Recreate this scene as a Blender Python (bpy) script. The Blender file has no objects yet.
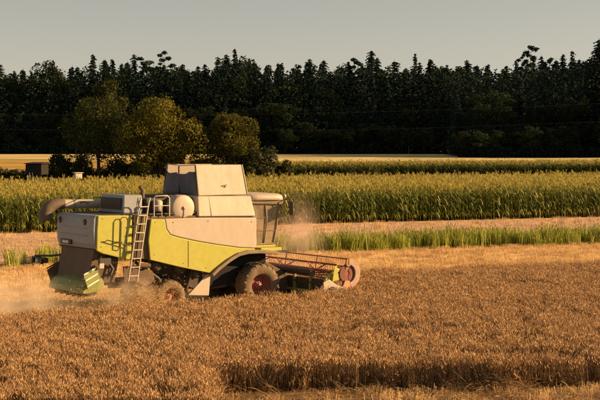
import bpy, math, random
import numpy as np
from mathutils import Vector, Matrix

R = math.radians
sc = bpy.context.scene
random.seed(7)
rng = np.random.default_rng(7)

# ------------------------------------------------------------------ camera
CAM_H = 5.9
cam_d = bpy.data.cameras.new('camera')
cam = bpy.data.objects.new('camera', cam_d)
sc.collection.objects.link(cam)
cam.location = (0, 0, CAM_H)
cam.rotation_euler = (R(90) - math.atan(57 / 1417), 0, 0)
cam_d.sensor_width = 36
cam_d.lens = 85
cam_d.clip_start = 0.5
cam_d.clip_end = 8000
sc.camera = cam

# ------------------------------------------------------------------ light
SUN_AZ, SUN_EL = R(5), R(17)          # azimuth from +X (right), negative = towards the camera
sdir = Vector((math.cos(SUN_EL) * math.cos(SUN_AZ), math.cos(SUN_EL) * math.sin(SUN_AZ), math.sin(SUN_EL)))
sun_d = bpy.data.lights.new('sun', 'SUN')
sun_d.energy = 5.0
sun_d.angle = R(0.6)
sun_d.color = (1.0, 0.62, 0.29)
sun = bpy.data.objects.new('sun', sun_d)
sc.collection.objects.link(sun)
sun.rotation_euler = sdir.to_track_quat('Z', 'Y').to_euler()
sun.location = (60, -15, 40)

w = bpy.data.worlds.new('World')
sc.world = w
w.use_nodes = True
wn = w.node_tree.nodes
wl = w.node_tree.links
wn.clear()
sky = wn.new('ShaderNodeTexSky')
sky.sky_type = 'NISHITA'
sky.sun_disc = False
sky.sun_elevation = SUN_EL
sky.sun_rotation = math.pi / 2 - SUN_AZ
sky.dust_density = 0.25
sky.air_density = 1.0
sky.ozone_density = 1.0
hs = wn.new('ShaderNodeHueSaturation')
hs.inputs['Saturation'].default_value = 0.35
hs.inputs['Value'].default_value = 0.9
bg = wn.new('ShaderNodeBackground')
bg.inputs['Strength'].default_value = 0.05
wo = wn.new('ShaderNodeOutputWorld')
wl.new(sky.outputs[0], hs.inputs['Color'])
tint = wn.new('ShaderNodeMix')          # evening haze makes the whole sky a little warmer
tint.data_type = 'RGBA'
tint.blend_type = 'MULTIPLY'
tint.inputs['Factor'].default_value = 1.0
tint.inputs[7].default_value = (1.0, 0.915, 0.82, 1)
wl.new(hs.outputs[0], tint.inputs[6])
wl.new(tint.outputs[2], bg.inputs['Color'])
wl.new(bg.outputs[0], wo.inputs['Surface'])

sc.view_settings.view_transform = 'Standard'
sc.view_settings.look = 'None'
sc.view_settings.gamma = 1
sc.view_settings.exposure = 1.2
sc.view_settings.use_curve_mapping = False
sc.cycles.max_bounces = 6
sc.cycles.diffuse_bounces = 3
sc.cycles.transparent_max_bounces = 12
sc.cycles.volume_bounces = 1
sc.cycles.volume_step_rate = 1.5
sc.cycles.use_denoising = True

C = sc.collection


# ------------------------------------------------------------------ helpers
def terrain(y):
    t = min(max((y - 150) / 250, 0), 1)
    z = 2.8 * t * t * (3 - 2 * t)
    if y > 400:
        z += (y - 400) * 0.006
    return z


def mat(name, col, rough=0.6, metal=0.0, dust=0.0, dust_col=(0.42, 0.30, 0.17), scale=6.0, spec=0.4,
        vary=0.0, trans=0.0, rand=0.0, bump=0.0, col2=None, island=False):
    """Principled surface with noise-driven colour variety, optional dust and translucency."""
    m = bpy.data.materials.new(name)
    m.use_nodes = True
    nt = m.node_tree
    n, l = nt.nodes, nt.links
    p = n['Principled BSDF']
    p.inputs['Roughness'].default_value = rough
    p.inputs['Metallic'].default_value = metal
    p.inputs['Specular IOR Level'].default_value = spec
    out = n['Material Output']
    tc = n.new('ShaderNodeTexCoord')
    rgb = n.new('ShaderNodeRGB')
    rgb.outputs[0].default_value = (*col, 1)
    c = rgb.outputs[0]
    if col2 is not None:
        mx = n.new('ShaderNodeMix')
        mx.data_type = 'RGBA'
        if island:                      # every ear, blade or stalk its own tone
            ge = n.new('ShaderNodeNewGeometry')
            pw = n.new('ShaderNodeMath')
            pw.operation = 'POWER'
            pw.inputs[1].default_value = 1.3
            l.new(ge.outputs['Random Per Island'], pw.inputs[0])
            l.new(pw.outputs[0], mx.inputs['Factor'])
        else:
            oi = n.new('ShaderNodeObjectInfo')
            l.new(oi.outputs['Random'], mx.inputs['Factor'])
        l.new(c, mx.inputs[6])
        mx.inputs[7].default_value = (*col2, 1)
        c = mx.outputs[2]
    if vary or dust:
        nz = n.new('ShaderNodeTexNoise')
        nz.inputs['Scale'].default_value = scale
        nz.inputs['Detail'].default_value = 5
        l.new(tc.outputs['Object'], nz.inputs['Vector'])
    if vary:
        mr = n.new('ShaderNodeMapRange')
        mr.inputs['From Min'].default_value = 0.3
        mr.inputs['From Max'].default_value = 0.7
        mr.inputs['To Min'].default_value = 1 - vary
        mr.inputs['To Max'].default_value = 1 + vary
        l.new(nz.outputs['Fac'], mr.inputs['Value'])
        hv = n.new('ShaderNodeHueSaturation')
        l.new(mr.outputs[0], hv.inputs['Value'])
        l.new(c, hv.inputs['Color'])
        c = hv.outputs[0]
    if rand:
        oi = n.new('ShaderNodeObjectInfo')
        mr = n.new('ShaderNodeMapRange')
        mr.inputs['To Min'].default_value = 1 - rand
        mr.inputs['To Max'].default_value = 1 + rand
        l.new(oi.outputs['Random'], mr.inputs['Value'])
        hv = n.new('ShaderNodeHueSaturation')
        l.new(mr.outputs[0], hv.inputs['Value'])
        l.new(c, hv.inputs['Color'])
        c = hv.outputs[0]
    if dust:
        nz2 = n.new('ShaderNodeTexNoise')
        nz2.inputs['Scale'].default_value = 1.3
        nz2.inputs['Detail'].default_value = 8
        nz2.inputs['Roughness'].default_value = 0.65
        mpd = n.new('ShaderNodeMapping')          # dust runs down in streaks
        mpd.inputs['Scale'].default_value = (2.0, 2.0, .55)
        l.new(tc.outputs['Object'], mpd.inputs['Vector'])
        l.new(mpd.outputs[0], nz2.inputs['Vector'])
        mr = n.new('ShaderNodeMapRange')
        mr.inputs['From Min'].default_value = 0.35
        mr.inputs['From Max'].default_value = 0.75
        mr.inputs['To Min'].default_value = dust * 0.3
        mr.inputs['To Max'].default_value = dust
        l.new(nz2.outputs['Fac'], mr.inputs['Value'])
        mx = n.new('ShaderNodeMix')
        mx.data_type = 'RGBA'
        l.new(mr.outputs[0], mx.inputs['Factor'])
        l.new(c, mx.inputs[6])
        mx.inputs[7].default_value = (*dust_col, 1)
        c = mx.outputs[2]
        ra = n.new('ShaderNodeMapRange')
        ra.inputs['To Min'].default_value = rough
        ra.inputs['To Max'].default_value = min(1, rough + 0.4)
        l.new(mr.outputs[0], ra.inputs['Value'])
        l.new(ra.outputs[0], p.inputs['Roughness'])
    l.new(c, p.inputs['Base Color'])
    if bump:
        nb = n.new('ShaderNodeTexNoise')
        nb.inputs['Scale'].default_value = scale * 3
        nb.inputs['Detail'].default_value = 6
        l.new(tc.outputs['Object'], nb.inputs['Vector'])
        b = n.new('ShaderNodeBump')
        b.inputs['Strength'].default_value = bump
        b.inputs['Distance'].default_value = 0.05
        l.new(nb.outputs['Fac'], b.inputs['Height'])
        l.new(b.outputs[0], p.inputs['Normal'])
    if trans:
        tr = n.new('ShaderNodeBsdfTranslucent')
        l.new(c, tr.inputs['Color'])
        ms = n.new('ShaderNodeMixShader')
        ms.inputs[0].default_value = trans
        l.new(p.outputs[0], ms.inputs[1])
        l.new(tr.outputs[0], ms.inputs[2])
        l.new(ms.outputs[0], out.inputs['Surface'])
    return m


class MB:
    """collects shapes; build() links them as one mesh object"""
    def __init__(self):
        self.v, self.f, self.s = [], [], []

    def add(self, vs, fs, smooth=False):
        o = len(self.v)
        self.v += [tuple(p) for p in vs]
        self.f += [tuple(i + o for i in f) for f in fs]
        self.s += [smooth] * len(fs)
        return self

    def box(self, x0, x1, y0, y1, z0, z1):
        vs = [(x, y, z) for x in (x0, x1) for y in (y0, y1) for z in (z0, z1)]
        return self.add(vs, [(0, 1, 3, 2), (4, 6, 7, 5), (0, 4, 5, 1), (2, 3, 7, 6), (0, 2, 6, 4), (1, 5, 7, 3)])

    def hexa(self, b, t):
        """bottom quad b, top quad t (both counter-clockwise from above)"""
        return self.add(list(b) + list(t), [(3, 2, 1, 0), (4, 5, 6, 7), (0, 1, 5, 4), (1, 2, 6, 5), (2, 3, 7, 6), (3, 0, 4, 7)])

    def prism(self, pts, y0, y1):
        """polygon in the x-z plane extruded along y"""
        n = len(pts)
        vs = [(p[0], y0, p[1]) for p in pts] + [(p[0], y1, p[1]) for p in pts]
        fs = [tuple(range(n)), tuple(range(2 * n - 1, n - 1, -1))]
        fs += [(i, i + n, (i + 1) % n + n, (i + 1) % n) for i in range(n)]
        return self.add(vs, fs)

    def strip(self, pts, y0, y1, th):
        """bent sheet: polyline in x-z extruded in y, with thickness th below"""
        low = []
        for i, p in enumerate(pts):
            a = pts[max(i - 1, 0)]
            b = pts[min(i + 1, len(pts) - 1)]
            dx, dz = b[0] - a[0], b[1] - a[1]
            L = math.hypot(dx, dz) or 1
            low.append((p[0] + dz / L * th, p[1] - dx / L * th))
        return self.prism(list(pts) + low[::-1], y0, y1)

    def tube(self, pts, r, n=8, r2=None, smooth=True):
        pts = [Vector(p) for p in pts]
        rings = []
        up = None
        for i, p in enumerate(pts):
            a = pts[max(i - 1, 0)]
            b = pts[min(i + 1, len(pts) - 1)]
            t = (b - a).normalized()
            if up is None:
                up = Vector((0, 0, 1)) if abs(t.z) < 0.9 else Vector((1, 0, 0))
            u = (up - t * up.dot(t)).normalized()
            up = u
            s = t.cross(u)
            rr = r if r2 is None else r + (r2 - r) * i / max(len(pts) - 1, 1)
            if isinstance(r, (list, tuple)):
                rr = r[i]
            rings.append([p + u * math.cos(k * 2 * math.pi / n) * rr + s * math.sin(k * 2 * math.pi / n) * rr for k in range(n)])
        o = [q for g in rings for q in g]
        fs = []
        for i in range(len(rings) - 1):
            for k in range(n):
                fs.append((i * n + k, i * n + (k + 1) % n, (i + 1) * n + (k + 1) % n, (i + 1) * n + k))
        self.add(o, fs, smooth)
        self.add(rings[0], [tuple(range(n - 1, -1, -1))])
        self.add(rings[-1], [tuple(range(n))])
        return self

    def lathe(self, prof, n=32, axis='y', c=(0, 0, 0), smooth=True):
        """prof: list of (radius, offset along axis)"""
        vs = []
        for r, a in prof:
            for k in range(n):
                t = 2 * math.pi * k / n
                p, q = r * math.cos(t), r * math.sin(t)
                vs.append((c[0] + p, c[1] + a, c[2] + q) if axis == 'y' else
                          (c[0] + p, c[1] + q, c[2] + a) if axis == 'z' else (c[0] + a, c[1] + p, c[2] + q))
        fs = [(i * n + k, i * n + (k + 1) % n, (i + 1) * n + (k + 1) % n, (i + 1) * n + k) for i in range(len(prof) - 1) for k in range(n)]
        return self.add(vs, fs, smooth)

    def build(self, name, material, parent=None, loc=None, bevel=0.0, seg=2):
        me = bpy.data.meshes.new(name)
        me.from_pydata(self.v, [], self.f)
        me.polygons.foreach_set('use_smooth', self.s)
        me.materials.append(material)
        import bmesh
        bm = bmesh.new()
        bm.from_mesh(me)
        bmesh.ops.recalc_face_normals(bm, faces=bm.faces)
        bm.to_mesh(me)
        bm.free()
        me.update()
        o = bpy.data.objects.new(name, me)
        C.objects.link(o)
        if parent is not None:
            o.parent = parent
        if loc is not None:
            o.location = loc
        if bevel:
            b = o.modifiers.new('bevel', 'BEVEL')
            b.width = bevel
            b.segments = seg
            b.limit_method = 'ANGLE'
            b.angle_limit = R(40)
        return o


def fast_mesh(name, verts, faces_flat, nper, material, smooth=False):
    """numpy mesh: all faces have nper corners"""
    me = bpy.data.meshes.new(name)
    nv = len(verts)
    nf = len(faces_flat) // nper
    me.vertices.add(nv)
    me.vertices.foreach_set('co', np.asarray(verts, dtype=np.float32).ravel())
    me.loops.add(nf * nper)
    me.loops.foreach_set('vertex_index', np.asarray(faces_flat, dtype=np.int32))
    me.polygons.add(nf)
    me.polygons.foreach_set('loop_start', np.arange(nf, dtype=np.int32) * nper)
    me.update(calc_edges=True)
    if material:
        me.materials.append(material)
    return me


def tag(o, label=None, cat=None, group=None, kind=None):
    if label:
        o['label'] = label
    if cat:
        o['category'] = cat
    if group:
        o['group'] = group
    if kind:
        o['kind'] = kind
    return o


def empty(name, loc, rz=0.0):
    o = bpy.data.objects.new(name, None)
    C.objects.link(o)
    o.location = loc
    o.rotation_euler = (0, 0, rz)
    o.empty_display_size = 0.3
    return o


# ------------------------------------------------------------------ field lines (world x-y)
TH = R(35)
HX, HY = -2.23, 51.75                       # combine front axle centre on the ground
ct, st = math.cos(TH), math.sin(TH)


def to_uv(x, y):                             # combine frame: u forward, v to its right
    dx, dy = x - HX, y - HY
    return dx * ct + dy * st, dx * st - dy * ct


def line_y(x, pts):
    return np.interp(x, [p[0] for p in pts], [p[1] for p in pts])


GRASS = [(-60, 34), (-30, 54), (-13.9, 67.0), (0.5, 75.9), (17.5, 82.7), (60, 99)]     # front line of the grass strip
CORN = [(-80, 58), (-19.5, 91.8), (0.7, 103.1), (23.9, 112.9), (90, 140)]              # front line of the maize
FAR = [(-3.6, 54.3), (1.5, 57.2), (3.3, 58.8), (13.1, 62.6), (30, 69.5)]                        # far cut edge of the wheat
NEAR = [(-2.3, 33.3), (0, 33.5), (3, 33.8), (7.5, 34.4), (30, 37.6)]                   # near cut edge of the wheat

# ------------------------------------------------------------------ ground
def ground_material():
    m = bpy.data.materials.new('field_soil')
    m.use_nodes = True
    nt = m.node_tree
    n, l = nt.nodes, nt.links
    p = n['Principled BSDF']
    p.inputs['Roughness'].default_value = 0.95
    p.inputs['Specular IOR Level'].default_value = 0.1
    tc = n.new('ShaderNodeTexCoord')
    nz = n.new('ShaderNodeTexNoise')
    nz.inputs['Scale'].default_value = 0.9
    nz.inputs['Detail'].default_value = 9
    nz.inputs['Roughness'].default_value = 0.7
    l.new(tc.outputs['Object'], nz.inputs['Vector'])
    cr = n.new('ShaderNodeValToRGB')
    cr.color_ramp.elements[0].position = 0.3
    cr.color_ramp.elements[0].color = (0.09, 0.058, 0.03, 1)
    cr.color_ramp.elements[1].position = 0.7
    cr.color_ramp.elements[1].color = (0.20, 0.13, 0.065, 1)
    l.new(nz.outputs['Fac'], cr.inputs['Fac'])
    # drilled rows running along the combine's heading
    mp = n.new('ShaderNodeMapping')
    mp.inputs['Rotation'].default_value = (0, 0, -TH + R(12))
    l.new(tc.outputs['Object'], mp.inputs['Vector'])
    wv = n.new('ShaderNodeTexWave')
    wv.wave_type = 'BANDS'
    wv.bands_direction = 'Y'
    wv.inputs['Scale'].default_value = 1.1
    wv.inputs['Distortion'].default_value = 1.2
    wv.inputs['Detail'].default_value = 3
    l.new(mp.outputs[0], wv.inputs['Vector'])
    mx = n.new('ShaderNodeMix')
    mx.data_type = 'RGBA'
    mx.blend_type = 'MULTIPLY'
    mx.inputs['Factor'].default_value = 0.35
    l.new(cr.outputs[0], mx.inputs[6])
    l.new(wv.outputs['Color'], mx.inputs[7])
    l.new(mx.outputs[2], p.inputs['Base Color'])
    b = n.new('ShaderNodeBump')
    b.inputs['Strength'].default_value = 0.6
    b.inputs['Distance'].default_value = 0.08
    l.new(nz.outputs['Fac'], b.inputs['Height'])
    l.new(b.outputs[0], p.inputs['Normal'])
    return m


gm = ground_material()
xs = np.concatenate([np.linspace(-3000, -300, 10), np.linspace(-250, 250, 41), np.linspace(300, 3000, 10)])
ys = np.concatenate([np.linspace(-60, 140, 21), np.linspace(150, 420, 55), np.linspace(450, 6000, 24)])
vv = [(x, y, terrain(y)) for y in ys for x in xs]
nx = len(xs)
ff = [(j * nx + i, j * nx + i + 1, (j + 1) * nx + i + 1, (j + 1) * nx + i) for j in range(len(ys) - 1) for i in range(nx - 1)]
g = MB().add(vv, ff, True).build('ground', gm)
tag(g, 'bare stubble ground of the wide flat fields', None, kind='structure')
del g['label']

pale = mat('pale_stubble', (0.56, 0.46, 0.20), 0.95, vary=0.25, scale=0.05, spec=0.1)
golden = mat('golden_stubble', (0.42, 0.28, 0.07), 0.95, vary=0.3, scale=0.08, spec=0.1)
pinkish = mat('tan_stubble', (0.55, 0.37, 0.24), 0.95, vary=0.3, scale=1.4, spec=0.1, bump=0.6)


def sheet(name, pts, z, m):
    me_v = []
    # grid between two polylines so that the sheet follows the terrain
    (a, b) = pts
    n = 140
    for j in range(9):
        t = j / 8
        for i in range(n):
            s = i / (n - 1)
            ax = a[0][0] + (a[-1][0] - a[0][0]) * s
            bx = b[0][0] + (b[-1][0] - b[0][0]) * s
            ay = line_y(ax, a)
            by = line_y(bx, b)
            x, y = ax + (bx - ax) * t, ay + (by - ay) * t
            me_v.append((x, y, terrain(y) + z))
    fs = [(j * n + i, j * n + i + 1, (j + 1) * n + i + 1, (j + 1) * n + i) for j in range(8) for i in range(n - 1)]
    o = MB().add(me_v, fs, True).build(name, m)
    return tag(o, kind='structure')


GR2 = [(x, y + 2.2) for x, y in GRASS]
cut_m = mat('cut_straw_ground', (0.72, 0.50, 0.22), 0.95, vary=.35, scale=2.2, spec=.1, bump=.7)
sheet('cut_field', ([(-40, 21.5), (1.5, 50.6), (1.9, 57.4), (3.3, 58.9), (13.1, 62.7), (30, 69.6), (60, 82)], [(-40, 47), (-13.9, 67.0), (0.5, 75.9), (17.5, 82.7), (60, 99)]), 0.008, cut_m)
sheet('cut_strip', ([(-2.2, 24), (30, 27)], [(-2.2, 33.15), (30, 37.4)]), 0.008, mat('dark_straw_ground', (0.22, 0.14, 0.065), .95, vary=.5, scale=3, spec=.1, bump=.8))  # cut-straw ground in a darker brown tone
sheet('stubble_field', (GR2, CORN), 0.012, pinkish)
sheet('far_field', ([(-130, 290), (45, 300)], [(-150, 399), (42, 399)]), 0.05, pale)
sheet('far_field', ([(45.5, 262), (95, 268)], [(42, 337), (95, 337)]), 0.05, pale)
sheet('golden_field', ([(-150, 235), (-6, 235)], [(-150, 330), (-6, 318)]), 0.10, golden)

# ------------------------------------------------------------------ crops: clump meshes + instancing
straw_m = mat('straw', (0.32, 0.19, 0.07), 0.6, spec=0.3, trans=0.1, col2=(0.80, 0.56, 0.26), island=True)
stubble_m = mat('stubble_straw', (0.55, 0.37, 0.16), .7, spec=.2, trans=.1, col2=(0.86, 0.60, 0.29), island=True)
stem_m = mat('wheat_stem_shaded', (0.13, 0.078, 0.034), .7, spec=.2, trans=.05, col2=(0.40, 0.25, 0.11), island=True)  # straw colour darkened to stand for shade between stalks and along the cut edge
ear_m = mat('wheat_ear', (0.20, 0.112, 0.046), 0.6, spec=0.3, trans=0.1, col2=(0.96, 0.63, 0.30), island=True)
leaf_corn = mat('maize_leaf', (0.075, 0.12, 0.018), 0.5, spec=0.4, trans=0.3, col2=(0.36, 0.35, 0.06), island=True)
leaf_far = mat('far_maize_leaf', (0.05, 0.075, 0.012), .6, spec=.2, trans=.2, col2=(0.15, 0.15, 0.03), island=True)
tassel_m = mat('maize_tassel', (0.48, 0.39, 0.09), 0.7, trans=0.3, col2=(0.40, 0.34, 0.07))
grass_m = mat('wild_grass', (0.20, 0.28, 0.035), 0.6, spec=0.3, trans=0.35, col2=(0.56, 0.54, 0.11), island=True)
drygrass_m = mat('dry_grass', (0.40, 0.30, 0.12), 0.7, trans=0.3, col2=(0.30, 0.26, 0.08))

PROTO = bpy.data.collections.new('clump_sources')      # never linked to the scene; only read by the scatter


class Clump:
    def __init__(self):
        self.v, self.f, self.m = [], [], []

    def ribbon(self, pts, widths, mi, side=None):
        """flat tapering blade along pts"""
        o = len(self.v)
        for i, (p, wd) in enumerate(zip(pts, widths)):
            a = pts[max(i - 1, 0)]
            b = pts[min(i + 1, len(pts) - 1)]
            t = (Vector(b) - Vector(a)).normalized()
            s = side if side is not None else t.cross(Vector((0, 0, 1)))
            if s.length < 1e-4:
                s = Vector((1, 0, 0))
            s = s.normalized() * wd
            self.v.append(tuple(Vector(p) - s))
            self.v.append(tuple(Vector(p) + s))
        for i in range(len(pts) - 1):
            k = o + 2 * i
            self.f.append((k, k + 1, k + 3, k + 2))
            self.m.append(mi)

    def rod(self, pts, rs, mi, n=3):
        o = len(self.v)
        for p, r in zip(pts, rs):
            for k in range(n):
                a = 2 * math.pi * k / n
                self.v.append((p[0] + r * math.cos(a), p[1] + r * math.sin(a), p[2]))
        for i in range(len(pts) - 1):
            for k in range(n):
                self.f.append((o + i * n + k, o + i * n + (k + 1) % n, o + (i + 1) * n + (k + 1) % n, o + (i + 1) * n + k))
                self.m.append(mi)

    def spindle(self, p, d, L, r, mi, n=5):
        d = Vector(d).normalized()
        u = d.orthogonal().normalized()
        s = d.cross(u)
        o = len(self.v)
        prof = [(0, 0.3), (0.2, 0.9), (0.55, 1.0), (0.85, 0.65), (1.0, 0.1)]
        for t, q in prof:
            for k in range(n):
                a = 2 * math.pi * k / n + t
                self.v.append(tuple(Vector(p) + d * (L * t) + (u * math.cos(a) + s * math.sin(a)) * r * q))
        for i in range(len(prof) - 1):
            for k in range(n):
                self.f.append((o + i * n + k, o + i * n + (k + 1) % n, o + (i + 1) * n + (k + 1) % n, o + (i + 1) * n + k))
                self.m.append(mi)

    def obj(self, name, mats, col):
        me = bpy.data.meshes.new(name)
        me.from_pydata(self.v, [], self.f)
        for m in mats:
            me.materials.append(m)
        me.polygons.foreach_set('material_index', self.m)
        me.update()
        o = bpy.data.objects.new(name, me)
        col.objects.link(o)
        return o


def rv(a, b):
    return random.uniform(a, b)


def wheat_clump(nst=17, rad=0.21, h0=0.57, h1=0.70, lean=0.05):
    c = Clump()
    for _ in range(nst):
        a, r = rv(0, 6.283), rad * math.sqrt(random.random())
        x, y = r * math.cos(a), r * math.sin(a)
        h = rv(h0, h1)
        la, lr = rv(0, 6.283), rv(0, lean) * 1.6
        dx, dy = math.cos(la) * lr, math.sin(la) * lr
        top = (x + dx, y + dy, h)
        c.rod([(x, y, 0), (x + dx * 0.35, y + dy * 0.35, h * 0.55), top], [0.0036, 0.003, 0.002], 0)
        nod = rv(0.0, .75)
        d = Vector((math.cos(la) * nod, math.sin(la) * nod, 1 - 0.55 * nod))
        L = rv(0.058, 0.085)
        c.spindle(top, d, L, rv(0.007, 0.0095), 1, 4)
        tip = Vector(top) + d.normalized() * L * 0.5
        for _k in range(4):
            q = d.normalized() + Vector((rv(-.4, .4), rv(-.4, .4), rv(-.2, .4)))
            c.ribbon([tuple(tip), tuple(tip + q * rv(0.05, 0.085))], [0.0018, 0.0004], 1)
        for _q in range(2):
            z = rv(0.1, 0.45)
            b = rv(0, 6.283)
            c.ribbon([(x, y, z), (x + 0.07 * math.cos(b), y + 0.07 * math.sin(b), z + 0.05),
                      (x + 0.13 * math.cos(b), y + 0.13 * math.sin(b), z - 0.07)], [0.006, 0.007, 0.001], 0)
    return c


def stubble_clump():
    c = Clump()
    for _ in range(16):
        a, r = rv(0, 6.283), 0.22 * math.sqrt(random.random())
        x, y = r * math.cos(a), r * math.sin(a)
        h = rv(0.07, 0.17)
        dx, dy = rv(-.03, .03), rv(-.03, .03)
        c.rod([(x, y, 0), (x + dx, y + dy, h)], [0.0035, 0.0035], 0)
    for _ in range(9):
        x, y, z, a, L = rv(-.25, .25), rv(-.25, .25), rv(0.02, 0.12), rv(0, 6.283), rv(0.12, 0.3)
        p0 = Vector((x, y, z))
        d = Vector((math.cos(a), math.sin(a), rv(-.2, .25)))
        c.ribbon([tuple(p0), tuple(p0 + d * L * .5 + Vector((0, 0, rv(0, .03)))), tuple(p0 + d * L)], [0.004, 0.0045, 0.003], 0)
    return c


def straw_heap():
    c = Clump()
    for _ in range(40):
        a, r = rv(0, 6.283), 0.3 * random.random()
        x, y, z = r * math.cos(a), r * math.sin(a), rv(0.02, 0.22)
        b, L = rv(0, 6.283), rv(0.2, 0.5)
        p0 = Vector((x, y, z))
        d = Vector((math.cos(b), math.sin(b), rv(-.35, .5)))
        c.ribbon([tuple(p0), tuple(p0 + d * L * .5 + Vector((0, 0, rv(0, .06)))), tuple(p0 + d * L)], [0.0035, 0.004, 0.002], 0,
                 side=Vector((rv(-1, 1), rv(-1, 1), rv(-1, 1))))
    return c


def corn_plant(h=2.4, dry=0.0):
    c = Clump()
    lean = (rv(-.12, .12), rv(-.12, .12))
    c.rod([(0, 0, 0), (lean[0] * .5, lean[1] * .5, h * .5), (lean[0], lean[1], h)], [0.016, 0.014, 0.006], 0, 4)
    a0 = rv(0, 3.14)
    nl = random.randint(9, 12)
    for i in range(nl):
        t = 0.12 + 0.8 * i / nl
        z = h * t
        a = a0 + math.pi * i + rv(-.5, .5)
        L = rv(0.55, 0.85) * (1.0 - 0.35 * abs(t - 0.5))
        ca, sa = math.cos(a), math.sin(a)
        rise, droop = rv(.22, .42), rv(.15, .55)
        x0, y0 = lean[0] * t, lean[1] * t
        c.ribbon([(x0, y0, z), (x0 + ca * L * .3, y0 + sa * L * .3, z + rise * .75), (x0 + ca * L * .62, y0 + sa * L * .62, z + rise * .9),
                  (x0 + ca * L * .88, y0 + sa * L * .88, z + rise * .9 - droop * .5), (x0 + ca * L, y0 + sa * L, z + rise * .9 - droop)],
                 [0.025, 0.042, 0.04, 0.026, 0.004], 0, side=Vector((-sa, ca, rv(-.35, .35))))
    for k in range(8):
        a = rv(0, 6.283)
        L = rv(.18, .34)
        sp = rv(0, .5)
        c.ribbon([(lean[0], lean[1], h), (lean[0] + math.cos(a) * L * sp * .6, lean[1] + math.sin(a) * L * sp * .6, h + L * .7),
                  (lean[0] + math.cos(a) * L * sp * 1.3, lean[1] + math.sin(a) * L * sp * 1.3, h + L * .95)],
                 [0.010, 0.013, 0.006], 1, side=Vector((rv(-1, 1), rv(-1, 1), .1)))
    if random.random() < .7:
        a = rv(0, 6.283)
        c.spindle((0.02 * math.cos(a), 0.02 * math.sin(a), h * .42), (math.cos(a) * .35, math.sin(a) * .35, 1), .26, .035, 0)
    return c


def grass_clump(h0, h1, nb=26, rad=0.28, seed_heads=0.4):
    c = Clump()
    for _ in range(nb):
        a, r = rv(0, 6.283), rad * math.sqrt(random.random())
        x, y = r * math.cos(a), r * math.sin(a)
        h = rv(h0, h1)
        b, ln = rv(0, 6.283), rv(0.05, 0.4) * h
        cb, sb = math.cos(b), math.sin(b)
        wd = rv(0.008, 0.016)
        c.ribbon([(x, y, 0), (x + cb * ln * .25, y + sb * ln * .25, h * .55), (x + cb * ln * .7, y + sb * ln * .7, h * .9),
                  (x + cb * ln * 1.1, y + sb * ln * 1.1, h * rv(.85, 1.02))], [wd, wd, wd * .7, wd * .15], 0, side=Vector((-sb, cb, rv(-.4, .4))))
        if random.random() < seed_heads:
            c.rod([(x, y, 0), (x + .03, y, h * 1.1)], [0.004, 0.003], 1)
            c.spindle((x + .03, y, h * 1.08), (rv(-.4, .4), rv(-.4, .4), 1), .16, .014, 1)
    return c


def variants(prefix, fn, n, mats):
    col = bpy.data.collections.new(prefix + '_sources')
    PROTO.children.link(col)
    for i in range(n):
        fn().obj(prefix, mats, col)
    return col


def scatter(name, pts, rots, scales, idx, col):
    """one object of points; every point carries one clump of the collection"""
    me = bpy.data.meshes.new(name)
    pts = np.asarray(pts, dtype=np.float32)
    me.vertices.add(len(pts))
    me.vertices.foreach_set('co', pts.ravel())
    for nm, ty, arr, key in (('rot', 'FLOAT_VECTOR', rots, 'vector'), ('scl', 'FLOAT_VECTOR', scales, 'vector'), ('idx', 'INT', idx, 'value')):
        at = me.attributes.new(nm, ty, 'POINT')
        at.data.foreach_set(key, np.asarray(arr, dtype=np.int32 if ty == 'INT' else np.float32).ravel())
    me.update()
    o = bpy.data.objects.new(name, me)
    C.objects.link(o)
    ng = bpy.data.node_groups.new(name + '_scatter', 'GeometryNodeTree')
    ng.interface.new_socket('Geometry', in_out='INPUT', socket_type='NodeSocketGeometry')
    ng.interface.new_socket('Geometry', in_out='OUTPUT', socket_type='NodeSocketGeometry')
    n, l = ng.nodes, ng.links
    gi, go = n.new('NodeGroupInput'), n.new('NodeGroupOutput')
    ci = n.new('GeometryNodeCollectionInfo')
    ci.inputs['Collection'].default_value = col
    ci.inputs['Separate Children'].default_value = True
    ci.inputs['Reset Children'].default_value = True
    ip = n.new('GeometryNodeInstanceOnPoints')
    ip.inputs['Pick Instance'].default_value = True
    an = {}
    for nm, ty in (('rot', 'FLOAT_VECTOR'), ('scl', 'FLOAT_VECTOR'), ('idx', 'INT')):
        q = n.new('GeometryNodeInputNamedAttribute')
        q.data_type = ty
        q.inputs['Name'].default_value = nm
        an[nm] = q
    er = n.new('FunctionNodeEulerToRotation')
    l.new(an['rot'].outputs[0], er.inputs[0])
    l.new(gi.outputs[0], ip.inputs['Points'])
    l.new(ci.outputs[0], ip.inputs['Instance'])
    l.new(an['idx'].outputs[0], ip.inputs['Instance Index'])
    l.new(er.outputs[0], ip.inputs['Rotation'])
    l.new(an['scl'].outputs[0], ip.inputs['Scale'])
    l.new(ip.outputs[0], go.inputs[0])
    md = o.modifiers.new('scatter', 'NODES')
    md.node_group = ng
    return o


def smooth_noise(x, y, sc_, seed):
    r = np.random.default_rng(seed)
    out = np.zeros_like(x)
    for _ in range(7):
        a = r.uniform(0, 6.283)
        k = sc_ * r.uniform(.6, 1.8)
        out += np.sin((x * math.cos(a) + y * math.sin(a)) * k + r.uniform(0, 6.283))
    return out / 7 ** .5


def rnd_pts(x0, x1, y0, y1, dens):
    n = int((x1 - x0) * (y1 - y0) * dens)
    return rng.uniform(x0, x1, n), rng.uniform(y0, y1, n)


def in_view(x, y, pad):
    return np.abs(x) < y * 300 / 1417 + pad


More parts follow.
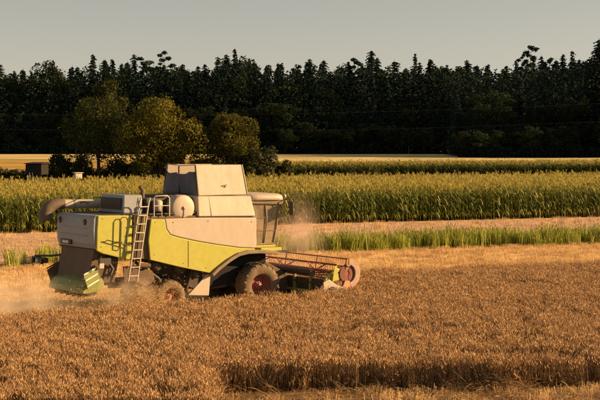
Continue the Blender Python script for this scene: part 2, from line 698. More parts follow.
def place(name, x, y, nvar, col, tilt, s0, s1, zs=None, label=None, cat=None, sx=None):
    n = len(x)
    z = np.array([terrain(q) for q in y]) + (0 if zs is None else zs)
    rot = np.stack([rng.normal(0, tilt, n), rng.normal(0, tilt, n), rng.uniform(0, 6.283, n)], 1)
    s = rng.uniform(s0, s1, n)
    scl = np.stack([s, s, s * rng.uniform(.92, 1.08, n)], 1)
    if sx is not None:
        scl[:, :2] *= sx
    o = scatter(name, np.stack([x, y, z], 1), rot, scl, rng.integers(0, nvar, n), col)
    return tag(o, label, cat, kind='stuff')


# --- standing wheat
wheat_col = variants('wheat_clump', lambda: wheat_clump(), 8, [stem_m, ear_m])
x, y = rnd_pts(-17, 26, 29, 76, 22)
u, v = to_uv(x, y)
edge = smooth_noise(x, y, 2.2, 3) * 0.16
cut_near = (x > -2.25 + edge + (34.1 - y) * 0.05) & (y < line_y(x, NEAR) + edge * 1.2)
ahead = (u > 3.35 + edge) & (y < line_y(x, FAR) + edge) & (v < 3.4)
right_side = (v > 3.12 + edge * .7) & (y < line_y(x, FAR) + edge)
gap = smooth_noise(x * .45, y * 1.2, 1.5, 11) + 0.5 * smooth_noise(x, y, 4.2, 12) < -1.62
keep = (ahead | right_side) & ~cut_near & ~gap & in_view(x, y, 2.0)
x, y = x[keep], y[keep]
hvar = 1 + 0.07 * smooth_noise(x, y, 0.9, 21) + .025 * smooth_noise(x, y, 5, 22)
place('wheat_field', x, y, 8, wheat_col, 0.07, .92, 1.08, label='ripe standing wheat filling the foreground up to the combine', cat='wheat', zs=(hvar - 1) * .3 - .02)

# leaning stalks and pulled-out straw along the near cut edge
x = np.concatenate([rng.uniform(-2.2, 9.5, 26), rng.normal(-2.4, .2, 150), rng.normal(4.9, .3, 34)])
y = line_y(x, NEAR) + rng.normal(-.05, .1, len(x))
y[26:176] = rng.uniform(31.0, 36.0, 150)
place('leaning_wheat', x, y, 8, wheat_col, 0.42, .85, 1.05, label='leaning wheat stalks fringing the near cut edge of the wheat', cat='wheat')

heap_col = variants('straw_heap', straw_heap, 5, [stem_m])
bright_heap = variants('bright_straw_heap', straw_heap, 4, [straw_m])
x, y = rnd_pts(-3.2, 12, 30, 35.2, 2.6)
k = y < line_y(x, NEAR) - .35
k &= x > -2.35
k2_ = (np.abs(x + 2.35 + rng.normal(0, .12, len(x))) < .45) & (y < 35.2)
xb_, yb_ = np.concatenate([x[k2_], rng.normal(-2.35, .2, 45), rng.normal(4.9, .35, 14)]), np.concatenate([y[k2_], rng.uniform(30.5, 35.6, 45), rng.uniform(33.6, 34.0, 14)])
place('straw_pile', xb_, yb_, 4, bright_heap, .35, .6, 1.2, label='bright orange straw spilled at the corner of the standing wheat', cat='straw')
place('loose_straw', x[k], y[k], 5, heap_col, .2, .6, 1.1, label='loose cut straw littering the strip before the wheat edge', cat='straw')

# --- stubble: foreground strip, swath behind the header, strips beyond
stub_col = variants('stubble_clump', stubble_clump, 6, [stubble_m])
x, y = rnd_pts(-18, 24, 29, 92, 7)
u, v = to_uv(x, y)
k = ~(((v > 3.2) | (u > 3.4)) & (y < line_y(x, FAR))) & (y < line_y(x, GRASS)) & in_view(x, y, 1.5)
x2, y2 = rnd_pts(-2.2, 12, 29, 36, 5)
k2 = y2 < line_y(x2, NEAR)
x = np.concatenate([x[k], x2[k2]])
y = np.concatenate([y[k], y2[k2]])
place('stubble', x, y, 6, stub_col, .08, .9, 1.4, label='short golden stubble of the cut wheat between combine and grass strip', cat='stubble')
x, y = rnd_pts(-28, 30, 60, 122, 1.6)
k = (y > line_y(x, GRASS) + 2.4) & (y < line_y(x, CORN) - .3) & in_view(x, y, 1.5)
place('sparse_stubble', x[k], y[k], 6, stub_col, .1, .9, 1.5, label='sparse tan stubble in front of the tall maize', cat='stubble')

# --- grass strip
grass_col = variants('grass_clump', lambda: grass_clump(.5, 1.0, 34, .3, .08), 7, [grass_m, drygrass_m])
x, y0_ = rnd_pts(-32, 34, 0, 2.4, 14)
y = line_y(x, GRASS) + y0_ + smooth_noise(x, x * 0, .9, 5) * .25
k = in_view(x, y, 3) & (rng.uniform(0, 1, len(x)) < np.where(x < -6, .22, .95)) & (smooth_noise(x, y, .7, 31) > -1.5)
x, y = x[k], y[k]
place('grass_strip', x, y, 7, grass_col, .12, .66, 1.22, label='strip of tall green weeds and grass across the stubble', cat='grass')
low_col = variants('low_grass', lambda: grass_clump(.08, .24, 30, .3, .1), 4, [grass_m, drygrass_m])
x, yy = rnd_pts(4, 26, -.9, .5, 3.5)
base = line_y(x, FAR)
y = base + yy
k = in_view(x, y, 1) & (smooth_noise(x, y, .8, 44) > -.2)
place('low_grass', x[k], y[k], 4, low_col, .1, .8, 1.3, label='low green weeds along the far edge of the wheat', cat='grass')

# --- maize
corn_col = variants('maize_plant', lambda: corn_plant(rv(2.15, 2.55)), 9, [leaf_corn, tassel_m])
rows_x, rows_y = [], []
ang = math.atan2(112.9 - 103.1, 23.9 - .7)
for j in range(45):
    off = j * .72
    sp = .19 if j < 6 else .27
    xx = np.arange(-48, 62, sp) + rng.normal(0, .04, len(np.arange(-48, 62, sp)))
    yy = line_y(xx, CORN) + off / math.cos(ang) + rng.normal(0, .06, len(xx))
    rows_x.append(xx)
    rows_y.append(yy)
x, y = np.concatenate(rows_x), np.concatenate(rows_y)
k = in_view(x, y, 3) & (rng.uniform(0, 1, len(x)) < .97)
place('maize_field', x[k], y[k], 9, corn_col, .035, .93, 1.1, label='tall green maize with golden tassels in a long wall behind the stubble', cat='maize')

crop_col = variants('far_crop', lambda: corn_plant(rv(1.45, 1.7)), 6, [leaf_far, tassel_m])
x, y = rnd_pts(-24, 80, 222, 300, 3.0)
fr = line_y(x, [(-30, 225), (0, 228), (25, 232), (80, 240)])
k = (y > fr) & (y < fr + 22) & in_view(x, y, 4)
k &= ~((x > 13) & (x < 28) & (y < fr + 2.0))
place('far_maize_field', x[k], y[k], 6, crop_col, .05, .85, 1.1, label='second maize field in front of the dark forest', cat='maize', sx=1.35)

# ------------------------------------------------------------------ trees
bark = mat('bark', (0.07, 0.05, 0.035), .9, vary=.4, scale=3, bump=.6)
pine_bark = mat('pine_bark', (0.08, 0.05, 0.035), .9, vary=.4, scale=3, bump=.6)
leafA = mat('leaf_olive', (0.15, 0.135, 0.020), .6, trans=.3, vary=.5, scale=.7, spec=.08, rand=.15)
leafB = mat('leaf_green', (0.045, 0.052, 0.012), .6, trans=.3, vary=.5, scale=.7, spec=.08, rand=.2)
leafF = mat('leaf_forest', (0.025, 0.037, 0.017), .9, spec=.05, trans=.2, vary=.4, scale=.3, rand=.3)
needle = mat('needles', (0.018, 0.032, 0.024), .9, trans=.1, vary=.35, scale=.4, rand=.4, spec=.05)
leafC = mat('leaf_dark_olive', (0.095, 0.09, 0.015), .6, trans=.3, vary=.5, scale=.7, spec=.08, rand=.15)
hedge_m = mat('leaf_hedge', (0.038, 0.042, 0.011), .7, trans=.25, vary=.4, scale=.7, rand=.2)


def leaf_quads(P, N, size, r):
    """two-triangle bent leaf sprays at points P facing roughly N"""
    n = len(P)
    N = N + r.normal(0, .7, (n, 3))
    N /= np.linalg.norm(N, axis=1, keepdims=True) + 1e-9
    A = np.cross(N, r.normal(0, 1, (n, 3)))
    A /= np.linalg.norm(A, axis=1, keepdims=True) + 1e-9
    B = np.cross(N, A)
    s = size * r.uniform(.6, 1.4, (n, 1))
    bend = N * s * r.uniform(-.3, .3, (n, 1))
    V = np.stack([P - A * s, P - B * s * .55 + bend, P + A * s, P + B * s * .55 + bend], 1).reshape(-1, 3)
    F = np.arange(4 * n)
    return V, F


def crown_points(blobs, n, r, shell=.35):
    """points spread through the outer shell of a cloud of ellipsoids"""
    w_ = np.array([b[3] * b[4] for b in blobs])
    w_ = w_ / w_.sum()
    ids = r.choice(len(blobs), n, p=w_)
    B = np.array(blobs)[ids]
    d = r.normal(0, 1, (n, 3))
    d /= np.linalg.norm(d, axis=1, keepdims=True)
    rad = (1 - shell * r.random((n, 1)) ** 1.3) * (1 + r.normal(0, .06, (n, 1)))
    P = B[:, :3] + d * rad * np.stack([B[:, 3], B[:, 3], B[:, 4]], 1)
    return P, d


def make_blobs(h, rad, base, nb, r, shape='round'):
    blobs = []
    for i in range(nb):
        t = (i + .5) / nb
        a = i * 2.4 + r.uniform(-.4, .4)
        prof = math.sin(math.pi * (0.12 + 0.80 * t)) ** .7 if shape == 'round' else (1 - t) ** .5
        rr = rad * prof * r.uniform(.45, .92)
        z = base + (h - base) * (0.1 + .78 * t)
        s = rad * r.uniform(.2, .46) * (.75 + .5 * prof)
        blobs.append((rr * math.cos(a), rr * math.sin(a), z, s, s * r.uniform(.7, .95)))
    blobs.append((0, 0, base + (h - base) * .5, rad * .6, (h - base) * .36))
    return blobs


def broad_tree(name, h, rad, base, nleaf, size, lm, seed, trunk_r=.22, nb=16, stems=1):
    """tapered trunk with limbs, and a crown of leaf sprays: returns (trunk mesh object, crown mesh object) under an Empty"""
    r = np.random.default_rng(seed)
    root = empty(name, (0, 0, 0))
    blobs = make_blobs(h, rad, base, nb, r)
    P, D = crown_points(blobs, nleaf, r)
    # gaps and ragged clumps: thin the crown where a coarse 3-D noise is low
    ns = np.zeros(len(P))
    for _ in range(9):
        kv = r.normal(0, 1, 3)
        kv *= r.uniform(1.0, 2.6) * 4.6 / rad / np.linalg.norm(kv)
        ns += np.sin(P @ kv + r.uniform(0, 6.28))
    P = P + D * (ns / 3)[:, None] * rad * .07
    k = (P[:, 2] > .15) & (ns / 3 > -.9 + r.normal(0, .25, len(P)))
    V, F = leaf_quads(P[k], D[k], size, r)
    me = fast_mesh('crown', V, F, 4, lm)
    cr = bpy.data.objects.new('crown', me)
    C.objects.link(cr)
    cr.parent = root
    t = MB()
    for s_ in range(stems):
        ox, oy = (0, 0) if stems == 1 else (r.uniform(-.4, .4), r.uniform(-.4, .4))
        t.tube([(ox, oy, -.3), (ox + r.uniform(-.1, .1), oy, h * .25), (ox * 2, oy * 2, h * .55), (ox * 2.5, oy * 2, h * .82)],
               [trunk_r * 1.25, trunk_r, trunk_r * .6, trunk_r * .15], 8)
    for b in blobs[:-1:2]:
        z0 = min(b[2] * .6, h * .5)
        t.tube([(0, 0, z0), (b[0] * .5, b[1] * .5, (z0 + b[2]) / 2 + .2), (b[0], b[1], b[2])], [trunk_r * .4, trunk_r * .28, trunk_r * .1], 5)
    t.build('trunk', bark, root)
    return root


def conifer(name, h, rad, seed, lm=needle, bare=.1, droop=.35):
    """spruce: whorls of drooping fan branches"""
    r = np.random.default_rng(seed)
    root = empty(name, (0, 0, 0))
    V, F = [], []
    z = h * bare
    lop, ph = r.uniform(0, .45), r.uniform(0, 6.28)
    while z < h * .985:
        t = (z / h - bare) / (1 - bare)
        L0 = (rad * (1 - t) ** .72 * (1.0 if t > .08 else .6 + 5 * t) + .25) * r.uniform(.62, 1.3) * (1 + .22 * math.sin(9 * t + ph))
        nb = int(5 + 4 * (1 - t))
        a0 = r.uniform(0, 6.28)
        for i in range(nb):
            a = a0 + i * 6.283 / nb + r.uniform(-.25, .25)
            L = L0 * r.uniform(.5, 1.25) * (1 + lop * math.cos(a - ph + 1.5 * t))
            ca, sa = math.cos(a), math.sin(a)
            zz = z + r.uniform(-.2, .2)
            dr = droop * L * r.uniform(.5, 1.3)
            # spine of three points, with side twigs as small blades
            for s in range(3):
                f = (s + .7) / 3
                px, py, pz = ca * L * f, sa * L * f, zz - dr * f * f + .1 * L * math.sin(f * 3)
                wd = (L * .2 * (1.25 - f) + .2) * r.uniform(.6, 1.1)
                for sg in (-1, 1):
                    o = len(V)
                    tx, ty = -sa * sg, ca * sg
                    V += [(px - ca * wd * .9, py - sa * wd * .9, pz + .08), (px + ca * wd * .5, py + sa * wd * .5, pz - .05),
                          (px + ca * wd * .9 + tx * wd * .9, py + sa * wd * .9 + ty * wd * .9, pz - .35 * wd - .1),
                          (px - ca * wd * .1 + tx * wd * .8, py - sa * wd * .1 + ty * wd * .8, pz - .3 * wd - .08 - r.uniform(0, .25))]
                    F += [o, o + 1, o + 2, o + 3]
        z += (h * .015 + .12) * (1.1 - .4 * t)
    # leader
    o = len(V)
    V += [(-.07, 0, h * .95), (.07, 0, h * .95), (.02, 0, h * 1.0), (-.02, 0, h * 1.0)]
    F += [o, o + 1, o + 2, o + 3]
    me = fast_mesh('crown', V, F, 4, lm)
    cr = bpy.data.objects.new('crown', me)
    C.objects.link(cr)
    cr.parent = root
    MB().tube([(0, 0, -.5), (0, 0, h * .5), (0, 0, h * .98)], [h * .011, h * .008, .03], 7).build('trunk', bark, root)
    return root


def pine(name, h, rad, seed):
    """tall bare stem with a loose tufted crown"""
    r = np.random.default_rng(seed)
    root = empty(name, (0, 0, 0))
    blobs = []
    t = MB()
    bx, by = r.uniform(-.5, .5), r.uniform(-.5, .5)
    t.tube([(0, 0, -.5), (bx * .4, by * .4, h * .5), (bx, by, h * .93)], [.24, .18, .05], 7)
    for i in range(13):
        f = (i + .3) / 13
        a = i * 2.2 + r.uniform(-.5, .5)
        z = h * (.64 + .34 * f)
        L = rad * (1.05 - .65 * f) * r.uniform(.5, 1.1)
        p = (bx + L * math.cos(a), by + L * math.sin(a), z + L * .25)
        s = r.uniform(.55, .95) * rad * .4
        blobs.append((*p, s, s * .55))
        t.tube([(bx * .8, by * .8, z - .4), p], [.07, .03], 5)
    P, D = crown_points(blobs, 1100, r, .8)
    V, F = leaf_quads(P, D, .34, r)
    me = fast_mesh('crown', V, F, 4, needle)
    cr = bpy.data.objects.new('crown', me)
    C.objects.link(cr)
    cr.parent = root
    t.build('trunk', pine_bark, root)
    return root


def dup(root):
    c = root.copy()
    C.objects.link(c)
    for ch in root.children:
        d = ch.copy()
        d.parent = c
        C.objects.link(d)
    return c


def set_at(o, x, y, rz=0.0, s=1.0, sz=None):
    o.location = (x, y, terrain(y) - .05)
    o.rotation_euler = (0, 0, rz)
    o.scale = (s, s, sz if sz else s)
    return o


def wx(px, Y):
    return (px - 300) / 1417 * Y


# --- the three field trees and the bushes round them
Y0 = 205
t = broad_tree('field_tree', 12.8, 4.6, 3.4, 6000, .2, leafB, 101, .24, 22)
tag(set_at(t, wx(99, Y0), Y0), 'loose leafy tree with bare lower trunk, leftmost of the three field trees', 'tree')
t = broad_tree('field_tree', 12.2, 5.4, .9, 19000, .19, leafA, 102, .3, 34, 2)
tag(set_at(t, wx(160, Y0), Y0 - 2), 'broad sunlit olive tree, largest of the three field trees, leafy to the ground', 'tree')
t = broad_tree('field_tree', 10.2, 3.7, 1.6, 12000, .17, leafC, 103, .24, 26)
tag(set_at(t, wx(232, Y0), Y0 - 1), 'neat round tree behind the grain tank of the combine', 'tree')


def bush(px, Y, h, rad, seed, label, lm=hedge_m, n=1700):
    b = broad_tree('bush', h, rad, .1, int(n * 1.7), .17, lm, seed, .08, 9, 2)
    tag(set_at(b, wx(px, Y), Y), label, 'bush', 'bushes between maize and far field')


bush(58, 203, 4.4, 2.3, 201, 'bush just right of the dark raised hide', leafB)
bush(80, 204, 4.0, 2.2, 202, 'bush behind the small pale box on legs')
bush(203, 204, 3.9, 2.5, 203, 'olive bush between the broad tree and the round tree', leafA)
bush(262, 203, 5.0, 2.6, 204, 'tall dark bush at the right foot of the round tree')
bush(247, 202, 4.6, 2.2, 207, 'bush directly under the round tree', leafB)
bush(281, 205, 3.0, 1.8, 205, 'low bush, rightmost of the bush row, ending above the cab', leafB)
bush(118, 207, 3.4, 2.6, 206, 'low dark bush between the bare trunk and the broad tree')
bush(137, 208, 3.2, 2.0, 210, 'low dark bush against the left foot of the broad tree')
bush(455, 392, 5.0, 5.0, 208, 'low bush at the end of the pale far field strip', leafF, 1200)
bush(472, 394, 3.6, 4.0, 209, 'second low bush right of the pale far field strip', leafF, 1000)

# hedge along the left field edge
r = np.random.default_rng(77)
hv, hf = [], []
bl = []
for i in range(26):
    bl.append((-52 + i * 1.0, 212 + r.normal(0, .3), .8 + r.uniform(-.1, .2), 1.0, .9))
P, D = crown_points(bl, 5200, r, .6)
V, F = leaf_quads(P, D, .2, r)
V[:, 2] += terrain(212)
ho = bpy.data.objects.new('hedge', fast_mesh('hedge', V, F, 4, hedge_m))
C.objects.link(ho)
tag(ho, 'low dark hedge along the golden field at the left edge', 'hedge')

# --- forest
protos_c = [conifer('spruce', 26, rv(3.2, 4.4), 300 + i, bare=rv(.04, .14), droop=rv(.15, .5)) for i in range(8)]
protos_b = [broad_tree('forest_tree', 22, rv(4.6, 5.6), 4.5, 5200, .32, leafF, 320 + i, .3, 18) for i in range(4)]
protos_p = [pine('pine', 27, rv(3.0, 3.6), 340 + i) for i in range(3)]
used = set()


def put(protos, x, y, h, base_h, label, cat, group, widen=1.0):
    p = random.choice(protos)
    if p.name in used:
        o = dup(p)
    else:
        o = p
        used.add(p.name)
    s = h / base_h
    set_at(o, x, y, rv(0, 6.28), s * widen * rv(.72, 1.2), s)
    o.rotation_euler[0], o.rotation_euler[1] = rv(-.03, .03), rv(-.03, .03)
    return tag(o, label, cat, group)


SKY = [(-60, 68), (0, 67), (20, 68), (36, 66), (70, 66), (85, 60), (100, 56), (120, 58), (140, 60), (165, 56), (180, 60), (200, 64), (215, 58), (235, 50),
       (255, 58), (270, 58), (285, 60), (305, 56), (325, 60), (345, 62), (370, 54), (390, 60), (410, 60), (440, 58), (460, 60), (485, 60), (500, 62), (530, 58), (560, 57),
       (580, 56), (595, 46), (610, 40), (660, 38), (900, 40)]


def sky_h(px, Y, extra=0):
    yy = np.interp(px, [p[0] for p in SKY], [p[1] for p in SKY]) + extra
    return CAM_H + (143 - yy) * Y / 1417 - terrain(Y)


fk = 'trees of the dark forest'
LS, LB, LP = 'dark spruce among the many in the forest behind the fields', 'dark round-crowned leafy tree in the forest behind the fields', 'tall slender pine standing out of the forest skyline'
n_tree = 0
for Y, x0, x1, step, ex, kinds in ((438, -112, 118, 2.9, 0, 'ssssssbsp'), (427, -112, 112, 3.4, 5, 'sssssbb'), (414, -104, 40, 5.0, 24, 'sbbs'), (403, -100, 38, 5.0, 44, 'bbs'),
                                   (396, -98, 37, 4.4, 66, 'b'),
                                   (364, 42, 104, 4.8, 22, 'sbs'), (352, 40, 98, 4.8, 42, 'bbs'), (343, 39, 95, 4.2, 66, 'b')):
    X = x0
    while X < x1:
        yy = Y + rv(-3.5, 3.5)
        px = 300 + X / yy * 1417
        h = max(sky_h(px, yy, ex + rv(-4, 4) + random.choice((-3, 0, 0, 3, 8))), 5)
        if abs(px - 50) < 16 and Y > 410:
            h *= .86
        kd = random.choice(kinds)
        if kd == 's':
            put(protos_c, X, yy, h, 26, LS, 'tree', fk, 1.3 if h > 16 else 1.5)
        elif kd == 'p':
            put(protos_p, X, yy, h, 27, LP, 'tree', 'pines of the dark forest')
        else:
            put(protos_b, X, yy, h, 22, LB, 'tree', 'leafy trees of the dark forest', 1.15 if h > 12 else 1.9)
        n_tree += 1
        X += step * rv(.75, 1.25)
# the wood goes on to the right of the frame and shades its own edge from the low sun
for Y, x0, x1 in ((352, 106, 250), (378, 112, 260), (405, 118, 270), (436, 125, 280)):
    X = x0
    while X < x1:
        put(protos_c, X, Y + rv(-4, 4), rv(26, 31), 26, LS, 'tree', fk, 1.5)
        X += rv(7, 9)


# the inside of the wood, too far away to tell tree from tree
r = np.random.default_rng(91)
pts = []
for (ya, yb_, xa, xb_, nn) in ((398, 432, -112, 44, 70000), (345, 432, 41, 112, 55000)):
    X = r.uniform(xa, xb_, nn)
    Y = r.uniform(ya, yb_, nn)
    pxx = 300 + X / Y * 1417
    sk = np.interp(pxx, [p[0] for p in SKY], [p[1] for p in SKY]) + 13 + 4 * np.sin(X * .9) + 3 * np.sin(X * 2.3 + 1)
    dep = (Y - ya) / (yb_ - ya)
    ht = (CAM_H + (143 - sk) * Y / 1417 - 3) * (.3 + .7 * np.clip(dep * 2.2, 0, 1))
    Z = ht * r.random(nn) ** .7 + np.array([terrain(q) for q in Y])
    pts.append(np.stack([X, Y, Z], 1))
for (ya, xa, xb_) in ((393, -100, 41), (340, 38, 104)):     # undergrowth closing the edge
    X = r.uniform(xa, xb_, 9000)
    Y = ya + r.uniform(0, 5, 9000)
    Z = np.array([terrain(q) for q in Y]) + r.random(9000) ** 1.2 * (2.6 + .9 * np.sin(X * .7) + .6 * np.sin(X * 1.9))
    pts.append(np.stack([X, Y, Z], 1))
P = np.concatenate(pts)
V, F = leaf_quads(P, np.tile([0., -1., .4], (len(P), 1)), .42, r)
fo = bpy.data.objects.new('forest_interior', fast_mesh('forest_interior', V, F, 4, needle))
C.objects.link(fo)
tag(fo, 'dark dense inside of the forest behind its front trees', 'forest', kind='stuff')
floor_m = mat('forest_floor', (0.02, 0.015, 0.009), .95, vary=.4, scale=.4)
sheet('forest_floor', ([(-150, 391), (39, 391)], [(-150, 520), (39, 520)]), 0.12, floor_m)
sheet('forest_floor', ([(39, 338), (300, 338)], [(39, 520), (300, 520)]), 0.12, floor_m)


def single(make, px, Y, top_y, base_h, label, cat, widen=1.0):
    o = make
    h = CAM_H + (143 - top_y) * Y / 1417 - terrain(Y)
    s = h / base_h
    set_at(o, wx(px, Y), Y, rv(0, 6), s * widen, s)
    tag(o, label, cat)
    return o


single(broad_tree('dome_tree', 24, 6.0, 6, 7000, .30, leafF, 401, .35, 20), 50, 420, 56, 24, 'dark dome-shaped leafy tree topping the forest skyline at left', 'tree')
single(pine('pine', 30, 3.2, 402), 531, 428, 44, 30, 'taller of two bare-stemmed pines rising above the right skyline', 'tree', .9)
single(pine('pine', 30, 2.4, 403), 522, 428, 52, 30, 'slimmer pine left of the tall bare-stemmed pine at right', 'tree', .8)
single(conifer('spruce', 26, 3.4, 404), 235, 428, 47, 26, 'tallest pointed spruce on the skyline above the round tree', 'tree')
single(conifer('spruce', 26, 3.2, 405), 571, 424, 50, 26, 'pointed spruce on the skyline near the right edge', 'tree')
single(conifer('spruce', 26, 4.6, 406), 371, 428, 49, 26, 'broad spruce on the skyline above the middle of the maize', 'tree', 1.1)
single(conifer('spruce', 26, 3.8, 408), 598, 352, 38, 26, 'tall dark spruce cut by the right edge of the frame', 'tree', 1.3)
single(pine('pine', 30, 3.0, 407), 164, 428, 50, 30, 'bare-stemmed pine on the skyline above the broad olive tree', 'tree')
single(broad_tree('forest_tree', 18, 5.0, 3, 2600, .45, leafB, 409, .3, 16), 106, 398, 78, 18, 'olive-tinged leafy tree at the forest edge behind the leftmost field tree', 'tree')

# ------------------------------------------------------------------ power lines on wooden poles beyond the frame
wire_m = mat('wire', (0.10, 0.09, 0.08), .6)
pole_m = mat('pole_wood', (0.12, 0.08, 0.05), .9, vary=.3, scale=3)
poles = [(-82, 236), (98, 224)]
tops = [(9.3, 11.5), (12.6, 15.4)]
for i, ((px_, py_), hh) in enumerate(zip(poles, tops)):
    p = empty('power_pole', (px_, py_, terrain(py_)))
    zt = hh[1] + .4 - terrain(py_)
    MB().tube([(0, 0, -.3), (0, 0, zt)], .16, 10, .11).build('post', pole_m, p)
    for zz in hh:
        MB().box(-.05, .05, -.9, .9, zz - .18 - terrain(py_), zz - .05 - terrain(py_)).build('crossarm', pole_m, p)
    tag(p, ['wooden power pole standing left of the view', 'wooden power pole standing right of the view'][i], 'pole', 'power poles')
for k in range(2):
    a = Vector((poles[0][0], poles[0][1], tops[0][k]))
    b = Vector((poles[1][0], poles[1][1], tops[1][k]))
    pts = []
    for i in range(41):
        t_ = i / 40
        p = a.lerp(b, t_)
        p.z -= (2.6 if k else 2.9) * 4 * t_ * (1 - t_)
        pts.append(tuple(p))
    o = MB().tube(pts, .008, 4).build('power_line', wire_m)
    tag(o, ['lower of the two overhead wires crossing the dark forest', 'upper of the two overhead wires crossing the dark forest'][k], 'wire', 'overhead wires')

# ------------------------------------------------------------------ raised hide and little box at the left
wood = mat('dark_wood', (0.014, 0.011, 0.009), .9, vary=.4, scale=4)
palew = mat('pale_board', (0.62, 0.55, 0.45), .8, vary=.2, scale=5)
YH = 190
hd = empty('raised_hide', (wx(37, YH), YH, terrain(YH)), R(-24))
MB().box(-1.25, 1.25, -.85, .85, 1.5, 2.9).build('cabin', wood, hd, bevel=.02)
MB().hexa([(-1.45, -1.0, 2.91), (1.45, -1.0, 2.91), (1.45, 1.0, 2.91), (-1.45, 1.0, 2.91)], [(-1.45, -1.0, 3.0), (1.45, -1.0, 3.0), (1.45, 1.0, 3.16), (-1.45, 1.0, 3.16)]).build('roof', wood, hd)
MB().box(-.65, .55, -.88, -.851, 2.25, 2.6).build('window_slot', mat('slot', (.01, .01, .01), .9), hd)
for sx in (-1.1, 1.1):
    for sy in (-.7, .7):
        MB().tube([(sx * 1.12, sy * 1.15, -.2), (sx, sy, 1.5)], .07, 6).build('leg', wood, hd)
lad = MB().tube([(.55, -2.3, .0), (-.55, -.95, 1.75)], .07, 6).build('ladder', palew, hd)
MB().tube([(1.0, -2.2, .0), (-.1, -.95, 1.75)], .05, 6).build('ladder_rail', palew, lad)
tag(hd, 'small dark wooden hide on legs with pale ladder behind the maize', 'hide')
bx = empty('box_on_legs', (wx(78, 188), 188, terrain(188)), R(30))
MB().box(-.45, .45, -.35, .35, 1.0, 1.75).build('box', palew, bx, bevel=.02)
MB().box(-.6, .6, -.5, .5, 1.752, 1.83).build('lid', palew, bx)
for sx in (-.38, .38):
    for sy in (-.28, .28):
        MB().box(sx - .05, sx + .05, sy - .05, sy + .05, -.1, .998).build('leg', wood, bx)
tag(bx, 'small pale box standing on legs before the bushes at left', 'box')

# ================================================================== combine harvester
white = mat('white_paint', (0.46, 0.41, 0.345), .42, dust=.6, dust_col=(.35, .265, .17), vary=.05, spec=.45)
lime = mat('lime_paint', (0.375, 0.385, 0.05), .38, dust=.3, dust_col=(.40, .32, .11), vary=.08, spec=.45)
greenp = mat('green_paint', (0.17, 0.24, 0.035), .5, dust=.4, vary=.15)
grey = mat('grey_panel', (0.22, 0.25, 0.29), .45, dust=.25, vary=.08)
dark = mat('dark_metal', (0.028, 0.026, 0.025), .6, dust=.3, dust_col=(.2, .14, .08), vary=.2)
black = mat('fender_shade_black', (0.008, 0.008, 0.008), .9)  # near-black colour in place of shade inside the wheel arches
brown = mat('brown_dusty_steel', (0.085, 0.06, 0.042), .8, dust=.5, dust_col=(.2, .14, .085), vary=.2)
fend_m = mat('fender_plastic', (0.13, 0.105, 0.08), .7, dust=.5, vary=.15)
red = mat('red_paint', (0.22, 0.018, 0.016), .45, dust=.3, vary=.15)
rubber = mat('tyre_rubber', (0.03, 0.028, 0.026), .85, dust=.85, dust_col=(.30, .21, .12), vary=.2, bump=.4, scale=9)
canvas = mat('grey_canvas', (0.085, 0.095, 0.125), .85, dust=.12, vary=.2, bump=.5, scale=2)
steel = mat('bright_steel', (0.48, 0.45, 0.40), .4, metal=.5, dust=.5)
stripe_w = mat('white_stripe', (0.8, 0.78, 0.7), .5)
stripe_r = mat('red_stripe', (0.35, 0.05, 0.03), .5)
lamp_m = mat('dark_lamp', (0.03, 0.012, 0.012), .2)
seat_m = mat('seat_fabric', (0.05, 0.05, 0.055), .9)
pale_rub = mat('rubber_spout', (0.06, 0.045, 0.035), .6, dust=.5, dust_col=(.26, .18, .11))


def glass_material():
    m = bpy.data.materials.new('dusty_cab_glass')
    m.use_nodes = True
    n, l = m.node_tree.nodes, m.node_tree.links
    p = n['Principled BSDF']
    p.inputs['Base Color'].default_value = (.42, .32, .2, 1)
    p.inputs['Roughness'].default_value = .45
    tr = n.new('ShaderNodeBsdfTransparent')
    tr.inputs['Color'].default_value = (.75, .72, .62, 1)
    gl = n.new('ShaderNodeBsdfGlossy')
    gl.inputs['Roughness'].default_value = .04
    nz = n.new('ShaderNodeTexNoise')
    nz.inputs['Scale'].default_value = 3
    nz.inputs['Detail'].default_value = 6
    tc = n.new('ShaderNodeTexCoord')
    l.new(tc.outputs['Object'], nz.inputs['Vector'])
    mr = n.new('ShaderNodeMapRange')
    mr.inputs['From Min'].default_value = .3
    mr.inputs['From Max'].default_value = .7
    mr.inputs['To Min'].default_value = .3
    mr.inputs['To Max'].default_value = .6
    l.new(nz.outputs['Fac'], mr.inputs['Value'])
    m1 = n.new('ShaderNodeMixShader')
    l.new(mr.outputs[0], m1.inputs[0])
    l.new(tr.outputs[0], m1.inputs[1])
    l.new(p.outputs[0], m1.inputs[2])
    m2 = n.new('ShaderNodeMixShader')
    m2.inputs[0].default_value = .1
    l.new(m1.outputs[0], m2.inputs[1])
    l.new(gl.outputs[0], m2.inputs[2])
    l.new(m2.outputs[0], n['Material Output'].inputs['Surface'])
    return m


glass = glass_material()

cb = empty('combine_harvester', (HX, HY, 0), TH)
tag(cb, 'lime and white combine harvester cutting wheat, seen from its right rear', 'combine harvester')
# local frame: x forward, y left, z up; the side nearest the camera is y = -1.45

